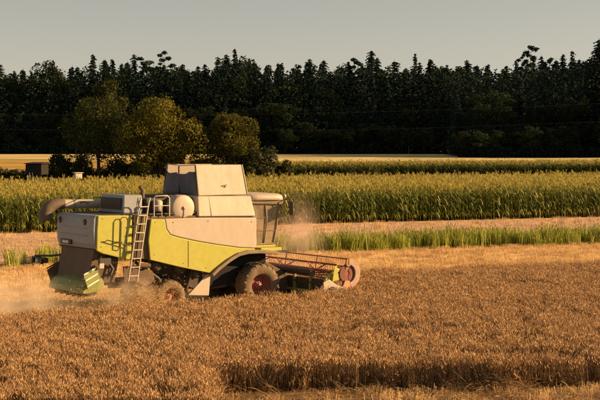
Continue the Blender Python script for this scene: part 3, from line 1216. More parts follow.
# --- body core and chassis
m = MB()
m.prism([(-6.35, 3.45), (-6.35, 2.45), (-5.2, 2.05), (-3.9, 1.85), (-2.2, 1.5), (-1.2, 2.0), (-.25, 2.15), (-.25, 3.3), (-2.4, 3.38), (-4.4, 3.42)], -1.34, 1.34)
m.build('body', brown, cb)
m = MB()
m.box(-5.6, 1.4, -.62, -.44, .95, 1.2).box(-5.6, 1.4, .44, .62, .95, 1.2)
m.box(-3.72, -3.5, -1.0, 1.0, .52, .72).box(-.18, .18, -1.05, 1.05, .62, .98)
m.box(-3.75, -3.45, -.3, .3, .72, 1.2).prism([(-3.4, 1.85), (-1.6, 1.6), (-1.0, .75), (-2.2, .7), (-3.2, 1.1)], -.8, .8)
m.tube([(-2.6, -1.15, 1.6), (-2.95, -1.15, .75), (-3.3, -1.0, .62)], .07)
m.tube([(-2.35, -1.2, 1.45), (-2.5, -1.2, .6)], .05)
m.tube([(-4.9, -1.0, 1.9), (-4.0, -1.1, 1.25), (-3.62, -1.0, .8)], .06)
m.build('chassis', dark, cb, bevel=.015)
m = MB()
m.prism([(-5.05, 1.7), (-4.3, 1.55), (-4.2, 1.2), (-4.6, 1.0), (-5.1, 1.25)], -1.25, -.8)
m.tube([(-4.9, -1.3, 1.75), (-4.45, -1.36, 1.72)], .09)
m.build('toolbox', brown, cb, bevel=.03)
# pulleys and belts below the side panel
for (px_, pz_, pr_) in ((-4.15, 1.72, .2), (-3.2, 1.62, .24), (-2.55, 1.35, .17), (-5.9, 1.95, .22)):
    MB().lathe([(0, -.05), (pr_, -.05), (pr_ * .86, 0), (pr_, .05), (0, .05)], 20).build('pulley', dark, cb, loc=(px_, -1.22, pz_))

# --- right and left side panels: rear lime panel, front lime panel, white upper panel
for sgn in (-1, 1):
    y0, y1 = sgn * 1.36, sgn * 1.45
    rear_pts = [(-6.46, 3.5), (-6.5, 3.0), (-6.52, 2.33), (-6.3, 2.22), (-5.22, 1.94), (-5.2, 2.6), (-5.18, 3.47)]
    MB().prism(rear_pts, y0, y1).build('rear_side_panel', lime, cb, bevel=.035, seg=3)
    bound = [(-3.92, 3.30), (-3.86, 2.95), (-3.72, 2.76), (-3.4, 2.66), (-2.7, 2.50), (-1.9, 2.35), (-.95, 2.20), (-.25, 2.14)]
    arch = [(-.25, 2.09), (-.6, 2.08), (-1.0, 2.0), (-1.4, 1.78), (-2.0, 1.40), (-2.15, 1.36)]
    low = [(-2.15, 1.36), (-3.3, 1.62), (-4.5, 1.93), (-4.56, 2.6), (-4.46, 3.32)]
    MB().prism(bound + arch + low[1:], y0, y1).build('front_side_panel', lime, cb, bevel=.03, seg=3)
    up = [(b_[0] + .012, b_[1] + .012) for b_ in bound]
    MB().prism(up + [(-.18, 2.2), (-.18, 3.24), (-2.4, 3.31)], y0, y1 - sgn * .004).build('upper_side_panel', white, cb, bevel=.03, seg=3)
    # wheel-arch fender
    fpts = [(-2.12, 1.33), (-1.85, 1.55), (-1.4, 1.83), (-1.0, 2.02), (-.6, 2.09), (-.1, 2.09), (.35, 2.05), (.72, 2.0)]
    MB().strip(fpts, sgn * .92, sgn * 1.56, .13).build('fender', fend_m, cb, bevel=.03)
    MB().prism([(-2.98, .62), (-2.12, .56), (-2.05, 1.3), (-2.2, 1.31)], sgn * 1.30, sgn * 1.36).build('lower_shield', white, cb, bevel=.02)
    # seams: thin raised handles on panels
    MB().tube([(-5.85, sgn * 1.46, 2.55), (-5.85, sgn * 1.52, 2.6), (-5.6, sgn * 1.52, 2.6), (-5.6, sgn * 1.46, 2.55)], .014, 6).build('panel_handle', dark, cb)
    MB().box(-3.02, -2.99, sgn * 1.451, sgn * 1.454, 1.62, 2.52).build('panel_seam', brown, cb)
    for (bx0, bz0) in ((-6.3, 3.38), (-5.35, 3.36), (-5.35, 2.15), (-6.35, 2.45), (-4.3, 3.2), (-4.35, 2.1), (-3.2, 1.75), (-2.3, 1.55), (-.4, 3.1), (-2.2, 3.18), (-3.6, 3.18)):
        MB().lathe([(0, -.006), (.016, -.004), (.019, .004)], 10, c=(bx0, sgn * 1.452, bz0)).build('panel_bolt', brown, cb)
# inner wheel wells, coloured black to stand for the shade under the fenders
MB().prism([(-2.1, 1.25), (-1.4, 1.72), (-.9, 1.95), (.6, 1.98), (.6, 1.2), (-2.0, .7)], -.85, .85).build('wheel_well', black, cb)

# --- rear hood
m = MB()
prof = [(-6.3, 3.5), (-6.55, 3.5), (-6.64, 3.4), (-6.67, 3.0), (-6.64, 2.55), (-6.56, 2.38), (-6.3, 2.36)]
rings = []
ny = 13
for i in range(ny):
    yy = -1.40 + 2.80 * i / (ny - 1)
    k = 1 - .16 * (abs(yy) / 1.40) ** 4
    rings.append([(-6.3 + (p[0] + 6.3) * k, yy, p[1]) for p in prof])
vs = [p for g_ in rings for p in g_]
npf = len(prof)
fs = [(i * npf + k, i * npf + k + 1, (i + 1) * npf + k + 1, (i + 1) * npf + k) for i in range(ny - 1) for k in range(npf - 1)]
fs += [tuple(range(npf)), tuple(range((ny - 1) * npf, ny * npf))]
hood = m.add(vs, fs, False).build('rear_hood', grey, cb, bevel=.02)
for yy in (1.05, -.85):
    MB().lathe([(0, -.03), (.1, -.03), (.11, 0), (.11, .03)], 18, 'x').build('tail_lamp', lamp_m, hood, loc=(-6.64, yy, 3.26))
MB().box(-6.70, -6.655, .12, .92, 2.46, 2.62).build('number_plate_recess', dark, hood, bevel=.01)
MB().box(-6.712, -6.702, .28, .76, 2.49, 2.59).build('number_plate', steel, hood)
for zz in (2.8, 3.05):
    MB().box(-6.685, -6.66, -1.0, 1.0, zz, zz + .018).build('hood_rib', grey, hood)

# --- straw chute, spreader, guide vanes
MB().hexa([(-6.75, -1.15, 1.2), (-5.7, -1.15, 1.2), (-5.7, 1.15, 1.2), (-6.75, 1.15, 1.2)],
          [(-6.5, -1.22, 2.36), (-5.5, -1.22, 2.36), (-5.5, 1.22, 2.36), (-6.5, 1.22, 2.36)]).build('straw_chute', brown, cb, bevel=.03)
m = MB()
pro = [(-6.2, 1.32), (-6.55, 1.34), (-6.95, 1.2), (-7.15, .95), (-7.2, .76), (-7.1, .72), (-6.6, .78), (-6.1, .9)]
rings = []
for i in range(9):
    f = -1 + 2 * i / 8
    k = 1 - .22 * abs(f) ** 3
    rings.append([(-6.2 + (p[0] + 6.2) * k, f * (1.25 + .12 * (1.34 - p[1])), p[1] * .82 + .36 - .06 * abs(f)) for p in pro])
vs = [p for g_ in rings for p in g_]
npf = len(pro)
fs = [(i * npf + k, i * npf + (k + 1) % npf, (i + 1) * npf + (k + 1) % npf, (i + 1) * npf + k) for i in range(8) for k in range(npf)]
fs += [tuple(range(npf)), tuple(range(8 * npf, 9 * npf))]
spr = m.add(vs, fs, False).build('straw_spreader', greenp, cb, bevel=.03)
for sgn, mt, nm in ((-1, stripe_w, 'white_stripe'), (1, stripe_r, 'red_stripe')):
    MB().prism([(-6.98, 1.5), (-6.5, 1.8), (-6.38, 1.4), (-6.42, 1.2), (-6.82, 1.05)], sgn * 1.40, sgn * 1.43).build('warning_board', greenp if sgn < 0 else brown, cb)
    for k in range(3):
        o_ = (-.0 + .06 * k, -.2 * k)
        MB().prism([(-6.98 + o_[0], 1.53 + o_[1]), (-6.55 + o_[0], 1.74 + o_[1]), (-6.55 + o_[0], 1.79 + o_[1]), (-6.98 + o_[0], 1.58 + o_[1])],
                   sgn * 1.432, sgn * 1.45).build(nm, mt, cb)
for k in range(5):
    yy = -.9 + k * .45
    MB().prism([(-6.9, 1.0), (-6.25, 1.05), (-6.25, .8), (-6.95, .75)], yy - .012, yy + .012).build('guide_vane', dark, spr)

# --- lamp brackets sticking out left and right at the rear
m = MB().tube([(-6.45, 1.1, 2.05), (-6.75, 1.6, 1.98), (-6.85, 2.65, 1.92)], .04)
br = m.box(-6.95, -6.8, 1.7, 2.75, 1.72, 1.9).build('lamp_bracket', dark, cb, bevel=.01)
for k in range(3):
    MB().lathe([(0, -.05), (.085, -.05), (.095, 0), (.07, .06)], 14, 'x').build('lamp', steel if k == 1 else lamp_m, br, loc=(-6.97, 1.85 + .36 * k, 1.77))
m = MB().tube([(-6.3, -1.25, 2.1), (-6.38, -1.55, 2.05), (-6.2, -1.6, 1.8)], .045)
br = m.box(-6.5, -6.08, -1.64, -1.50, 1.85, 2.08).build('lamp_bracket', dark, cb, bevel=.015)
MB().box(-6.52, -6.35, -1.66, -1.642, 1.75, 1.92).build('lamp', steel, br, bevel=.01)
m = MB().tube([(-6.1, -1.45, 1.95), (-5.95, -1.5, 1.7), (-6.05, -1.5, 1.5)], .06)
m.build('hydraulic_hose', dark, cb)

# --- unloading auger along the far side with its rubber spout
aug = MB().tube([(-6.35, 1.5, 3.77), (-4.6, 1.5, 3.74), (-2.0, 1.45, 3.70)], .168, 20).build('unloading_auger', white, cb)
MB().tube([(-5.95, 1.5, 3.765), (-5.9, 1.5, 3.765)], .18, 20).build('clamp_band', grey, aug)
MB().tube([(-6.30, 1.5, 3.77), (-6.45, 1.5, 3.78), (-6.68, 1.5, 3.76), (-6.88, 1.5, 3.65), (-6.98, 1.5, 3.45), (-6.98, 1.5, 3.22)],
          [.185, .20, .215, .225, .235, .245], 18).build('spout', pale_rub, aug)
m = MB()
for a_, b_, c_, d_ in ((-5.72, -5.70, 3.78, 3.86), (-5.72, -5.52, 3.85, 3.87), (-5.52, -5.4, 3.81, 3.83)):
    m.box(a_, b_, 1.5 - .176, 1.5 - .10, c_ - .02, d_ - .02)
m.build('logo_mark', dark, aug)

# --- engine deck
MB().box(-6.3, -2.45, -1.30, 1.30, 3.455, 3.50).build('deck', dark, cb)
ec = MB().hexa([(-5.15, -.75, 3.5), (-4.35, -.75, 3.5), (-4.35, 1.05, 3.5), (-5.15, 1.05, 3.5)],
               [(-5.1, -.7, 4.12), (-4.4, -.7, 4.12), (-4.4, 1.0, 4.12), (-5.1, 1.0, 4.12)]).build('engine_cover', grey, cb, bevel=.04)
MB().box(-5.16, -5.135, -.6, .9, 3.62, 4.02).build('air_grille', dark, ec)
for k in range(6):
    MB().box(-5.172, -5.162, -.58, .88, 3.64 + k * .063, 3.66 + k * .063).build('grille_slat', brown, ec)
MB().box(-4.35, -3.6, -.9, .9, 3.5, 4.0).build('engine', dark, cb, bevel=.04)
MB().tube([(-4.1, -.2, 3.9), (-4.1, -.2, 4.25), (-4.2, -.2, 4.4)], .07, 12).build('exhaust_pipe', brown, cb)
MB().lathe([(0, 0), (.15, 0), (.17, .1), (.17, .34), (.09, .4), (0, .4)], 18, 'z').build('air_filter', white, cb, loc=(-3.95, -1.0, 3.55))
# rotary radiator screen: white drum end facing sideways
sd = MB().lathe([(0, -.06), (.2, -.055), (.4, -.03), (.45, .0), (.45, .42), (.41, .5), (0, .5)], 36).build('radiator_screen', white, cb, loc=(-3.12, -1.30, 3.66))
MB().box(-.012, .012, -.075, -.06, -.42, .05).build('wiper_arm', grey, sd)
MB().lathe([(0, -.03), (.06, -.03), (.06, .01)], 14).build('screen_hub', grey, sd, loc=(0, -.055, 0))
MB().box(-3.6, -2.62, -.80, .8, 3.5, 4.08).build('radiator_housing', brown, cb, bevel=.04)

# --- railings and ladder
rl = MB()
rl.tube([(-4.32, -1.4, 3.4), (-4.32, -1.4, 4.02), (-4.25, -1.4, 4.1), (-3.8, -1.4, 4.1), (-3.72, -1.4, 4.02), (-3.72, -1.4, 3.4)], .022, 8)
rl.tube([(-4.32, -1.4, 3.76), (-3.72, -1.4, 3.76)], .018, 8)
rl.tube([(-4.02, -1.4, 3.76), (-4.02, -1.4, 3.4)], .016, 8)
rl.build('railing', steel, cb)
ld = MB()
for dx in (0, -.34):
    ld.tube([(-4.56 + dx, -1.56, 4.05), (-4.62 + dx, -1.58, 3.9), (-5.10 + dx, -1.62, 1.25)], .028, 8)
ld.build('ladder', steel, cb)
lad_o = cb.children[-1]
for k in range(9):
    t_ = (k + .5) / 9
    xx, zz = -4.62 - .48 * t_, 3.9 - 2.6 * t_
    MB().box(xx - .34, xx, -1.65, -1.53, zz - .015, zz + .015).build('rung', steel, lad_o)
MB().tube([(-4.98, -1.45, 3.2), (-5.02, -1.5, 3.85), (-4.98, -1.5, 4.06), (-4.86, -1.5, 4.02), (-4.9, -1.46, 3.2)], .024, 8).build('handrail', steel, cb)
MB().tube([(-5.75, -1.46, 2.3), (-5.74, -1.56, 2.4), (-5.70, -1.56, 3.32), (-5.62, -1.56, 3.42), (-5.48, -1.56, 3.42), (-5.42, -1.56, 3.32), (-5.46, -1.56, 2.2), (-5.5, -1.5, 1.95)],
          .016, 8).build('guard_hoop', dark, cb)
MB().tube([(-6.2, -1.46, 2.62), (-6.18, -1.55, 2.68), (-5.5, -1.57, 2.50), (-5.25, -1.57, 2.42), (-5.25, -1.57, 1.6)], .016, 8).build('guard_rail', brown, cb)
for xx_, mt_ in ((-5.12, lime), (-4.78, lime), (-5.0, brown)):
    MB().tube([(xx_ + .1, -1.38, 3.45), (xx_, -1.42, 2.7), (xx_ - .12, -1.42, 1.75)], .022, 8).build('stair_frame', mt_, cb)
MB().prism([(-5.45, 1.75), (-4.9, 1.75), (-4.85, 1.25), (-5.4, 1.2)], -1.3, -1.25).build('mud_flap', brown, cb)

# --- grain tank with its open extension
MB().hexa([(-2.58, -1.42, 3.345), (-.2, -1.42, 3.29), (-.2, 1.42, 3.29), (-2.58, 1.42, 3.345)],
          [(-2.5, -1.22, 4.06), (-.28, -1.22, 4.02), (-.28, 1.22, 4.02), (-2.5, 1.22, 4.06)]).build('grain_tank', white, cb, bevel=.05, seg=3)
for xx_ in (-2.05,):
    MB().hexa([(xx_, -1.424, 3.36), (xx_ + .014, -1.424, 3.36), (xx_ + .014, -1.40, 3.36), (xx_, -1.40, 3.36)],
              [(xx_, -1.225, 4.03), (xx_ + .014, -1.225, 4.03), (xx_ + .014, -1.20, 4.03), (xx_, -1.20, 4.03)]).build('tank_panel_seam', brown, cb)
MB().box(-2.62, -2.58, -1.0, -.85, 3.5, 4.0).build('tank_seam', dark, cb)
zb, zt = 4.07, 5.13
xb0, xb1, yb = -2.44, -.46, 1.22
xt0, xt1, yt = -2.42, -.55, 1.0


def flap(p, off):
    a = [Vector(q) for q in p]
    o_ = Vector(off)
    return [tuple(q) for q in a], [tuple(q + o_) for q in a]


b_, t_ = flap([(xb0, -yb, zb), (xb1, -yb, zb), (xt1, -yt, zt), (xt0, -yt, zt)], (0, .035, 0))
ext = MB().hexa(b_, t_).build('tank_side_flap', white, cb, bevel=.012)
m = MB()
for (a_, c_) in ((-1.42, 4.38), (-1.34, 4.34), (-1.30, 4.40)):
    m.box(a_, a_ + .03, -1.20, -1.17, c_, c_ + .035)
m.build('rivet_mark', dark, ext)
b_, t_ = flap([(xb0, yb, zb), (xb1, yb, zb), (xt1, yt, zt), (xt0, yt, zt)], (0, -.035, 0))
MB().hexa(b_, t_).build('tank_side_flap', white, cb, bevel=.012)
b_, t_ = flap([(xb1 + .04, -yb, zb), (xb1 + .04, yb, zb), (xt1 + .04, yt, zt), (xt1 + .04, -yt, zt)], (.035, 0, 0))
MB().hexa(b_, t_).build('tank_front_flap', white, cb, bevel=.012)
# sagging canvas at the rear, lower than the flaps
vs, fs = [], []
nA, nB = 15, 7
for j in range(nB):
    s_ = j / (nB - 1)
    zz = zb + (4.90 - zb) * s_
    hw = yb + (yt - yb) * (zz - zb) / (zt - zb) - .02
    for i in range(nA):
        q = -1 + 2 * i / (nA - 1)
        fold = .05 * math.sin(q * 9 + s_ * 2) * s_ + .10 * math.exp(-(q / .12) ** 2) * s_
        vs.append((xb0 - .05 - fold, q * hw, zz - .07 * s_ * (1 - q * q) + .03 * math.sin(q * 7) * s_))
for j in range(nB - 1):
    for i in range(nA - 1):
        fs.append((j * nA + i, j * nA + i + 1, (j + 1) * nA + i + 1, (j + 1) * nA + i))
cv = MB().add(vs, fs, True).build('tank_canvas', canvas, cb)
sm = cv.modifiers.new('thick', 'SOLIDIFY')
sm.thickness = .012
MB().tube([(xb0 - .08, 0, zb), (xb0 - .1, -.02, 5.08)], .03, 8).build('canvas_pole', dark, cb)
for sg in (-1, 1):
    MB().tube([(xb0 - .03, sg * (yb - .0), zb - .02), (xt0 - .03, sg * yt, zt)], .028, 8).build('flap_strut', dark, cb)
MB().tube([(xt0, -yt, zt + .01), (xt0 - .02, 0, zt - .03), (xt0, yt, zt + .01)], .018, 6).build('top_bar', steel, cb)

# --- cab
MB().box(-.16, 1.0, -.9, .9, 2.12, 2.2).build('cab_floor', lime, cb, bevel=.02)
MB().prism([(.1, 2.0), (1.02, 2.0), (.98, 2.13), (.1, 2.13)], -1.3, -.91).build('cab_step', lime, cb, bevel=.02)
MB().box(.2, 1.3, -1.42, -.95, 1.955, 1.99).build('platform', dark, cb)
m = MB()
FR = [(.92, 2.2), (1.18, 3.74)]
for sg in (-1, 1):
    m.tube([(.92, sg * .86, 2.2), (1.06, sg * .88, 2.9), (1.16, sg * .9, 3.74)], .035, 8)
    m.tube([(-.1, sg * .88, 2.2), (-.14, sg * .9, 3.74)], .05, 8)
    m.tube([(.5, sg * .885, 2.2), (.62, sg * .91, 3.0), (.55, sg * .9, 3.74)], .022, 8)
    m.tube([(-.1, sg * .89, 2.24), (.92, sg * .87, 2.24)], .035, 8)
    m.tube([(-.12, sg * .905, 2.75), (1.03, sg * .885, 2.72)], .012, 6)
    m.tube([(-.12, sg * .91, 3.2), (1.1, sg * .89, 3.2)], .01, 6)
m.tube([(.92, -.86, 2.22), (.92, .86, 2.22)], .04, 8)
frame = m.build('cab_frame', fend_m, cb)
for sg in (-1, 1):
    MB().add([(-.1, sg * .87, 2.26), (.9, sg * .855, 2.26), (1.04, sg * .875, 2.95), (1.14, sg * .885, 3.72), (-.13, sg * .885, 3.72)],
             [(0, 1, 2, 3, 4)]).build('side_window', glass, cb)
MB().add([(.93, -.84, 2.26), (.93, .84, 2.26), (1.07, .87, 2.95), (1.17, .88, 3.72), (1.17, -.88, 3.72), (1.07, -.87, 2.95)], [(0, 1, 2, 3, 4, 5)]).build('windscreen', glass, cb)
MB().add([(-.14, -.86, 2.26), (-.14, .86, 2.26), (-.14, .86, 3.25), (-.14, -.86, 3.25)], [(0, 1, 2, 3)]).build('cab_back_wall', fend_m, cb)
m = MB()
m.box(.1, .55, -.26, .26, 2.45, 2.6).box(.05, .17, -.26, .26, 2.6, 3.2).box(.2, .45, -.15, .15, 2.2, 2.45)
m.build('seat', seat_m, cb, bevel=.04)
m = MB().tube([(.85, 0, 2.2), (.72, 0, 2.85)], .035, 8)
m.lathe([(.19, -.015), (.205, 0), (.19, .015), (.175, 0), (.19, -.015)], 20, 'z', (.7, 0, 2.87))
m.build('steering_column', dark, cb)
# roof: rounded cap with dark band under it
roof_pts = []
m = MB()
nr = 28
rings = []
for (k, zz) in ((.93, 3.82), (1.0, 3.84), (1.0, 3.94), (.97, 4.01), (.86, 4.06), (.5, 4.085)):
    g_ = []
    for i in range(nr):
        a = 2 * math.pi * i / nr
        cx_, sx_ = math.cos(a), math.sin(a)
        e = 4.5
        rx = .86 * k * math.copysign(abs(cx_) ** (2 / e), cx_)
        ry = 1.08 * k * math.copysign(abs(sx_) ** (2 / e), sx_)
        g_.append((.58 + rx, ry, zz - .05 * max(0, rx - .3)))
    rings.append(g_)
vs = [p for g_ in rings for p in g_]
fs = [(i * nr + k, i * nr + (k + 1) % nr, (i + 1) * nr + (k + 1) % nr, (i + 1) * nr + k) for i in range(len(rings) - 1) for k in range(nr)]
fs += [tuple(range(nr)), tuple(range(len(vs) - nr, len(vs)))]
roof = m.add(vs, fs, True).build('cab_roof', white, cb)
MB().hexa([(-.12, -.98, 3.72), (1.25, -.98, 3.66), (1.25, .98, 3.66), (-.12, .98, 3.72)], [(-.12, -1.0, 3.825), (1.3, -1.0, 3.80), (1.3, 1.0, 3.80), (-.12, 1.0, 3.825)]).build('roof_band', fend_m, cb, bevel=.02)
for yy in (-.75, -.4, .4, .75):
    MB().lathe([(0, -.03), (.07, -.03), (.08, .02), (.05, .05)], 14, 'x').build('work_lamp', steel, cb, loc=(1.32, yy, 3.77))
mr = MB().tube([(1.2, -.98, 3.8), (1.42, -1.2, 3.86), (1.5, -1.22, 3.75)], .018, 6).build('mirror_arm', dark, cb)
MB().hexa([(1.46, -1.34, 3.28), (1.5, -1.34, 3.28), (1.5, -1.1, 3.28), (1.46, -1.1, 3.28)], [(1.46, -1.34, 3.76), (1.5, -1.34, 3.76), (1.5, -1.1, 3.76), (1.46, -1.1, 3.76)]).build('mirror', dark, mr, bevel=.02)
MB().lathe([(0, -.04), (.09, -.04), (.1, .02), (.05, .06)], 14, 'x').build('beacon', steel, roof, loc=(1.38, -.9, 3.95))
mr = MB().tube([(1.2, .98, 3.8), (1.42, 1.2, 3.86), (1.5, 1.22, 3.75)], .018, 6).build('mirror_arm', dark, cb)
MB().box(1.46, 1.5, 1.1, 1.34, 3.28, 3.76).build('mirror', dark, mr, bevel=.02)


# --- wheels
def wheel(name, cx_, cy_, rad_, width, rim_r, lugs, out):
    """out = -1 for the right side (outer face towards -y)"""
    hw = width / 2
    rim = MB().lathe([(.0, out * hw * .30), (rim_r * .3, out * hw * .30), (rim_r * .34, out * hw * .15), (rim_r * .8, out * hw * .10), (rim_r * .86, out * hw * .55),
                      (rim_r * .97, out * hw * .72), (rim_r * .97, -out * hw * .7)], 36).build(name, red, cb, loc=(cx_, cy_, rad_))
    t = MB()
    t.lathe([(rim_r * .93, -hw * .74), (rim_r * 1.05, -hw * .92), (rad_ * .78, -hw * 1.0), (rad_ * .90, -hw * .95), (rad_ * .945, -hw * .75), (rad_ * .955, 0),
             (rad_ * .945, hw * .75), (rad_ * .90, hw * .95), (rad_ * .78, hw * 1.0), (rim_r * 1.05, hw * .92), (rim_r * .93, hw * .74)], 48)
    for i in range(lugs):
        for sg in (-1, 1):
            a0 = 2 * math.pi * (i + (.5 if sg > 0 else 0)) / lugs
            vs = []
            for (rr0, rr1, yy, da) in ((rad_ * .93, rad_ * 1.0, sg * hw * .02, 0.0), (rad_ * .92, rad_ * .995, sg * hw * .55, -.10), (rad_ * .80, rad_ * .94, sg * hw * 1.0, -.20)):
                for rr in (rr0, rr1):
                    for da2 in (-.045, .045):
                        a = a0 + da + da2
                        vs.append((rr * math.cos(a), yy, rr * math.sin(a)))
            fs = []
            for s_ in range(2):
                o_ = s_ * 4
                fs += [(o_, o_ + 1, o_ + 5, o_ + 4), (o_ + 2, o_ + 6, o_ + 7, o_ + 3), (o_, o_ + 4, o_ + 6, o_ + 2), (o_ + 1, o_ + 3, o_ + 7, o_ + 5)]
            fs += [(0, 2, 3, 1), (8, 9, 11, 10)]
            t.add(vs, fs)
    t.build('tyre', rubber, rim)
    MB().lathe([(0, out * hw * .5), (rim_r * .2, out * hw * .48), (rim_r * .24, out * hw * .3)], 20).build('hub', red, rim)
    for i in range(8):
        a = 2 * math.pi * i / 8
        MB().lathe([(0, out * hw * .38), (.022, out * hw * .38), (.022, out * hw * .28)], 8, c=(rim_r * .27 * math.cos(a), 0, rim_r * .27 * math.sin(a))).build('wheel_bolt', steel, rim)
    return rim


for sg in (-1, 1):
    wheel('front_wheel', 0, sg * 1.2, .81, .66, .42, 18, sg)
    wheel('rear_wheel', -3.62, sg * 1.12, .60, .46, .30, 16, sg)

# --- feeder house and header
MB().hexa([(.5, -.7, .95), (1.75, -.7, .3), (1.75, .7, .3), (.5, .7, .95)], [(.4, -.7, 1.75), (1.75, -.7, 1.05), (1.75, .7, 1.05), (.4, .7, 1.75)]).build('feeder_house', brown, cb, bevel=.03)
W2 = 3.0
m = MB()
m.prism([(1.72, .28), (1.66, 1.02), (1.74, 1.04), (1.80, .36), (2.1, .22), (2.75, .17), (2.75, .13), (2.05, .14)], -W2, W2)
hdr = m.build('header', dark, cb)
MB().tube([(1.64, -W2 + .7, 1.24), (1.64, W2 - .2, 1.24)], .11, 16).build('top_beam', dark, hdr)
MB().lathe([(0, -.02), (.11, -.02), (.12, .02), (.09, .04)], 16, smooth=False).build('beam_cap', brown, hdr, loc=(1.64, -W2 + .68, 1.24))
for yy in (-2.2, -1.2, 0, 1.2, 2.2):
    MB().prism([(1.58, .3), (1.62, 1.3), (1.70, 1.3), (1.7, .3)], yy - .05, yy + .05).build('back_post', greenp, hdr)
MB().box(1.6, 1.655, -W2 + .1, W2 - .1, .52, .62).build('back_rail', greenp, hdr)
MB().box(1.6, 1.655, -W2 + .1, W2 - .1, .86, .92).build('back_rail', dark, hdr)
ag = MB().tube([(2.15, -W2 + .05, .48), (2.15, W2 - .05, .48)], .15, 16)
for sgn in (-1, 1):
    pts_ = []
    for i in range(60):
        t_ = i / 59
        a = t_ * 6 * 2 * math.pi * sgn
        yy = sgn * (.5 + t_ * 2.4)
        pts_.append((a, yy))
    vs = []
    for a, yy in pts_:
        vs += [(2.15 + .15 * math.cos(a), yy, .48 + .15 * math.sin(a)), (2.15 + .28 * math.cos(a), yy, .48 + .28 * math.sin(a))]
    ag.add(vs, [(2 * i, 2 * i + 1, 2 * i + 3, 2 * i + 2) for i in range(59)])
ag.build('header_auger', steel, hdr)
MB().box(2.72, 2.80, -W2, W2, .11, .15).build('cutter_bar', steel, hdr)
for sg in (-1, 1):
    MB().prism([(1.6, .2), (1.6, .95), (1.85, 1.05), (2.15, .85), (2.75, .62), (3.1, .3), (2.9, .12), (1.9, .12)], sg * W2, sg * (W2 + .06)).build('end_panel', white, hdr, bevel=.02)
    MB().hexa([(2.6, sg * (W2 - .05), .1), (3.75, sg * (W2 + .02), .08), (3.75, sg * (W2 + .06), .08), (2.6, sg * (W2 + .12), .1)],
              [(2.6, sg * (W2 - .05), .6), (3.7, sg * (W2 + .02), .16), (3.7, sg * (W2 + .06), .16), (2.6, sg * (W2 + .12), .6)]).build('divider', lime, hdr, bevel=.02)
    MB().prism([(1.75, 1.0), (1.85, 1.12), (2.3, 1.42), (2.75, 1.28), (2.75, 1.18), (2.32, 1.28), (1.95, .98)], sg * (W2 - .16), sg * (W2 - .06)).build('reel_arm', lime, hdr, bevel=.015)
    MB().tube([(1.9, sg * (W2 - .11), .75), (2.28, sg * (W2 - .11), 1.33)], .035, 8).build('reel_lift_cylinder', lime, hdr)
    MB().prism([(2.0, .95), (2.1, 1.5), (2.2, 1.52), (2.3, 1.0)], sg * (W2 + .02), sg * (W2 + .05)).build('arm_guard', lime, hdr, bevel=.01)

RX, RZ, RR = 2.72, 1.2, .52
reel = MB().tube([(0, -W2 + .15, 0), (0, W2 - .15, 0)], .06, 12).build('reel', red, cb, loc=(RX, 0, RZ))
NB_ = 6
for i in range(NB_):
    a = 2 * math.pi * i / NB_ + .35
    ax, az = RR * math.cos(a), RR * math.sin(a)
    MB().tube([(ax, -W2 + .12, az), (ax, W2 - .12, az)], .022, 8).build('reel_bar', red, reel)
    m = MB()
    yy = -W2 + .2
    while yy < W2 - .15:
        m.tube([(ax, yy, az), (ax - .05, yy, az - .13), (ax + .03, yy, az - .25)], .006, 4)
        yy += .15
    tag(m.build('tine_row', red, reel), kind='stuff')
for yy in (-W2 + .2, -1.0, 1.0, W2 - .2):
    for i in range(NB_):
        a = 2 * math.pi * i / NB_ + .35
        a2 = a + 2 * math.pi / NB_
        m = MB().tube([(0, yy, 0), (RR * math.cos(a), yy, RR * math.sin(a))], .024, 6)
        m.tube([(RR * .6 * math.cos(a), yy, RR * .6 * math.sin(a)), (RR * .6 * math.cos(a2), yy, RR * .6 * math.sin(a2))], .018, 6)
        m.build('reel_spoke', red, reel)


def sector(r0, r1, a0, a1, y0, y1, n=20):
    pts = [(r1 * math.cos(a0 + (a1 - a0) * i / n), r1 * math.sin(a0 + (a1 - a0) * i / n)) for i in range(n + 1)]
    pts += [(r0 * math.cos(a0 + (a1 - a0) * i / n), r0 * math.sin(a0 + (a1 - a0) * i / n)) for i in range(n, -1, -1)]
    return MB().prism(pts, y0, y1)


dustywhite = mat('dusty_white_paint', (.42, .34, .28), .6, dust=.8, dust_col=(.36, .2, .14), vary=.2)
darkred = mat('dark_red_paint', (0.10, 0.012, 0.012), .6, dust=.3, vary=.2)
pinkp = mat('faded_red_paint', (0.55, 0.22, 0.14), .5, dust=.5)
for sg in (-1, 1):
    sector(.33, .55, R(-75), R(85), sg * (W2 - .02), sg * (W2 + .03)).build('reel_end_shield', dustywhite, reel, bevel=.01)
    sector(.26, .60, R(-118), R(-76), sg * (W2 - .02), sg * (W2 + .03)).build('reel_end_plate', pinkp, reel, bevel=.01)
    sector(.10, .33, R(120), R(285), sg * (W2 - .06), sg * (W2 - .03)).build('reel_guard', darkred, reel, bevel=.01)
    sector(.10, .34, R(-70), R(60), sg * (W2 - .06), sg * (W2 - .03)).build('reel_guard', darkred, reel, bevel=.01)
    MB().lathe([(0, sg * .0), (.15, 0), (.15, sg * .05), (0, sg * .05)], 20, c=(0, sg * (W2 - .1), 0), smooth=False).build('reel_drive', red, reel)
MB().tube([(1.75, -2.0, 1.22), (2.05, -2.7, 1.25), (2.25, -2.85, 1.25)], .025, 8).build('hydraulic_pipe', red, hdr)
for k in range(5):
    yy = -2.75 + .09 * k
    MB().tube([(1.72, yy, .95 + .05 * k), (1.95, yy - .05, 1.35 + .04 * (k % 3)), (2.25, yy - .1, 1.3 - .05 * k), (2.45, -2.9, 1.1)], .014, 6).build('hydraulic_hose', dark if k % 2 else red, hdr)
MB().box(1.78, 2.0, -2.98, -2.8, .55, .95).build('gearbox', greenp, hdr, bevel=.03)
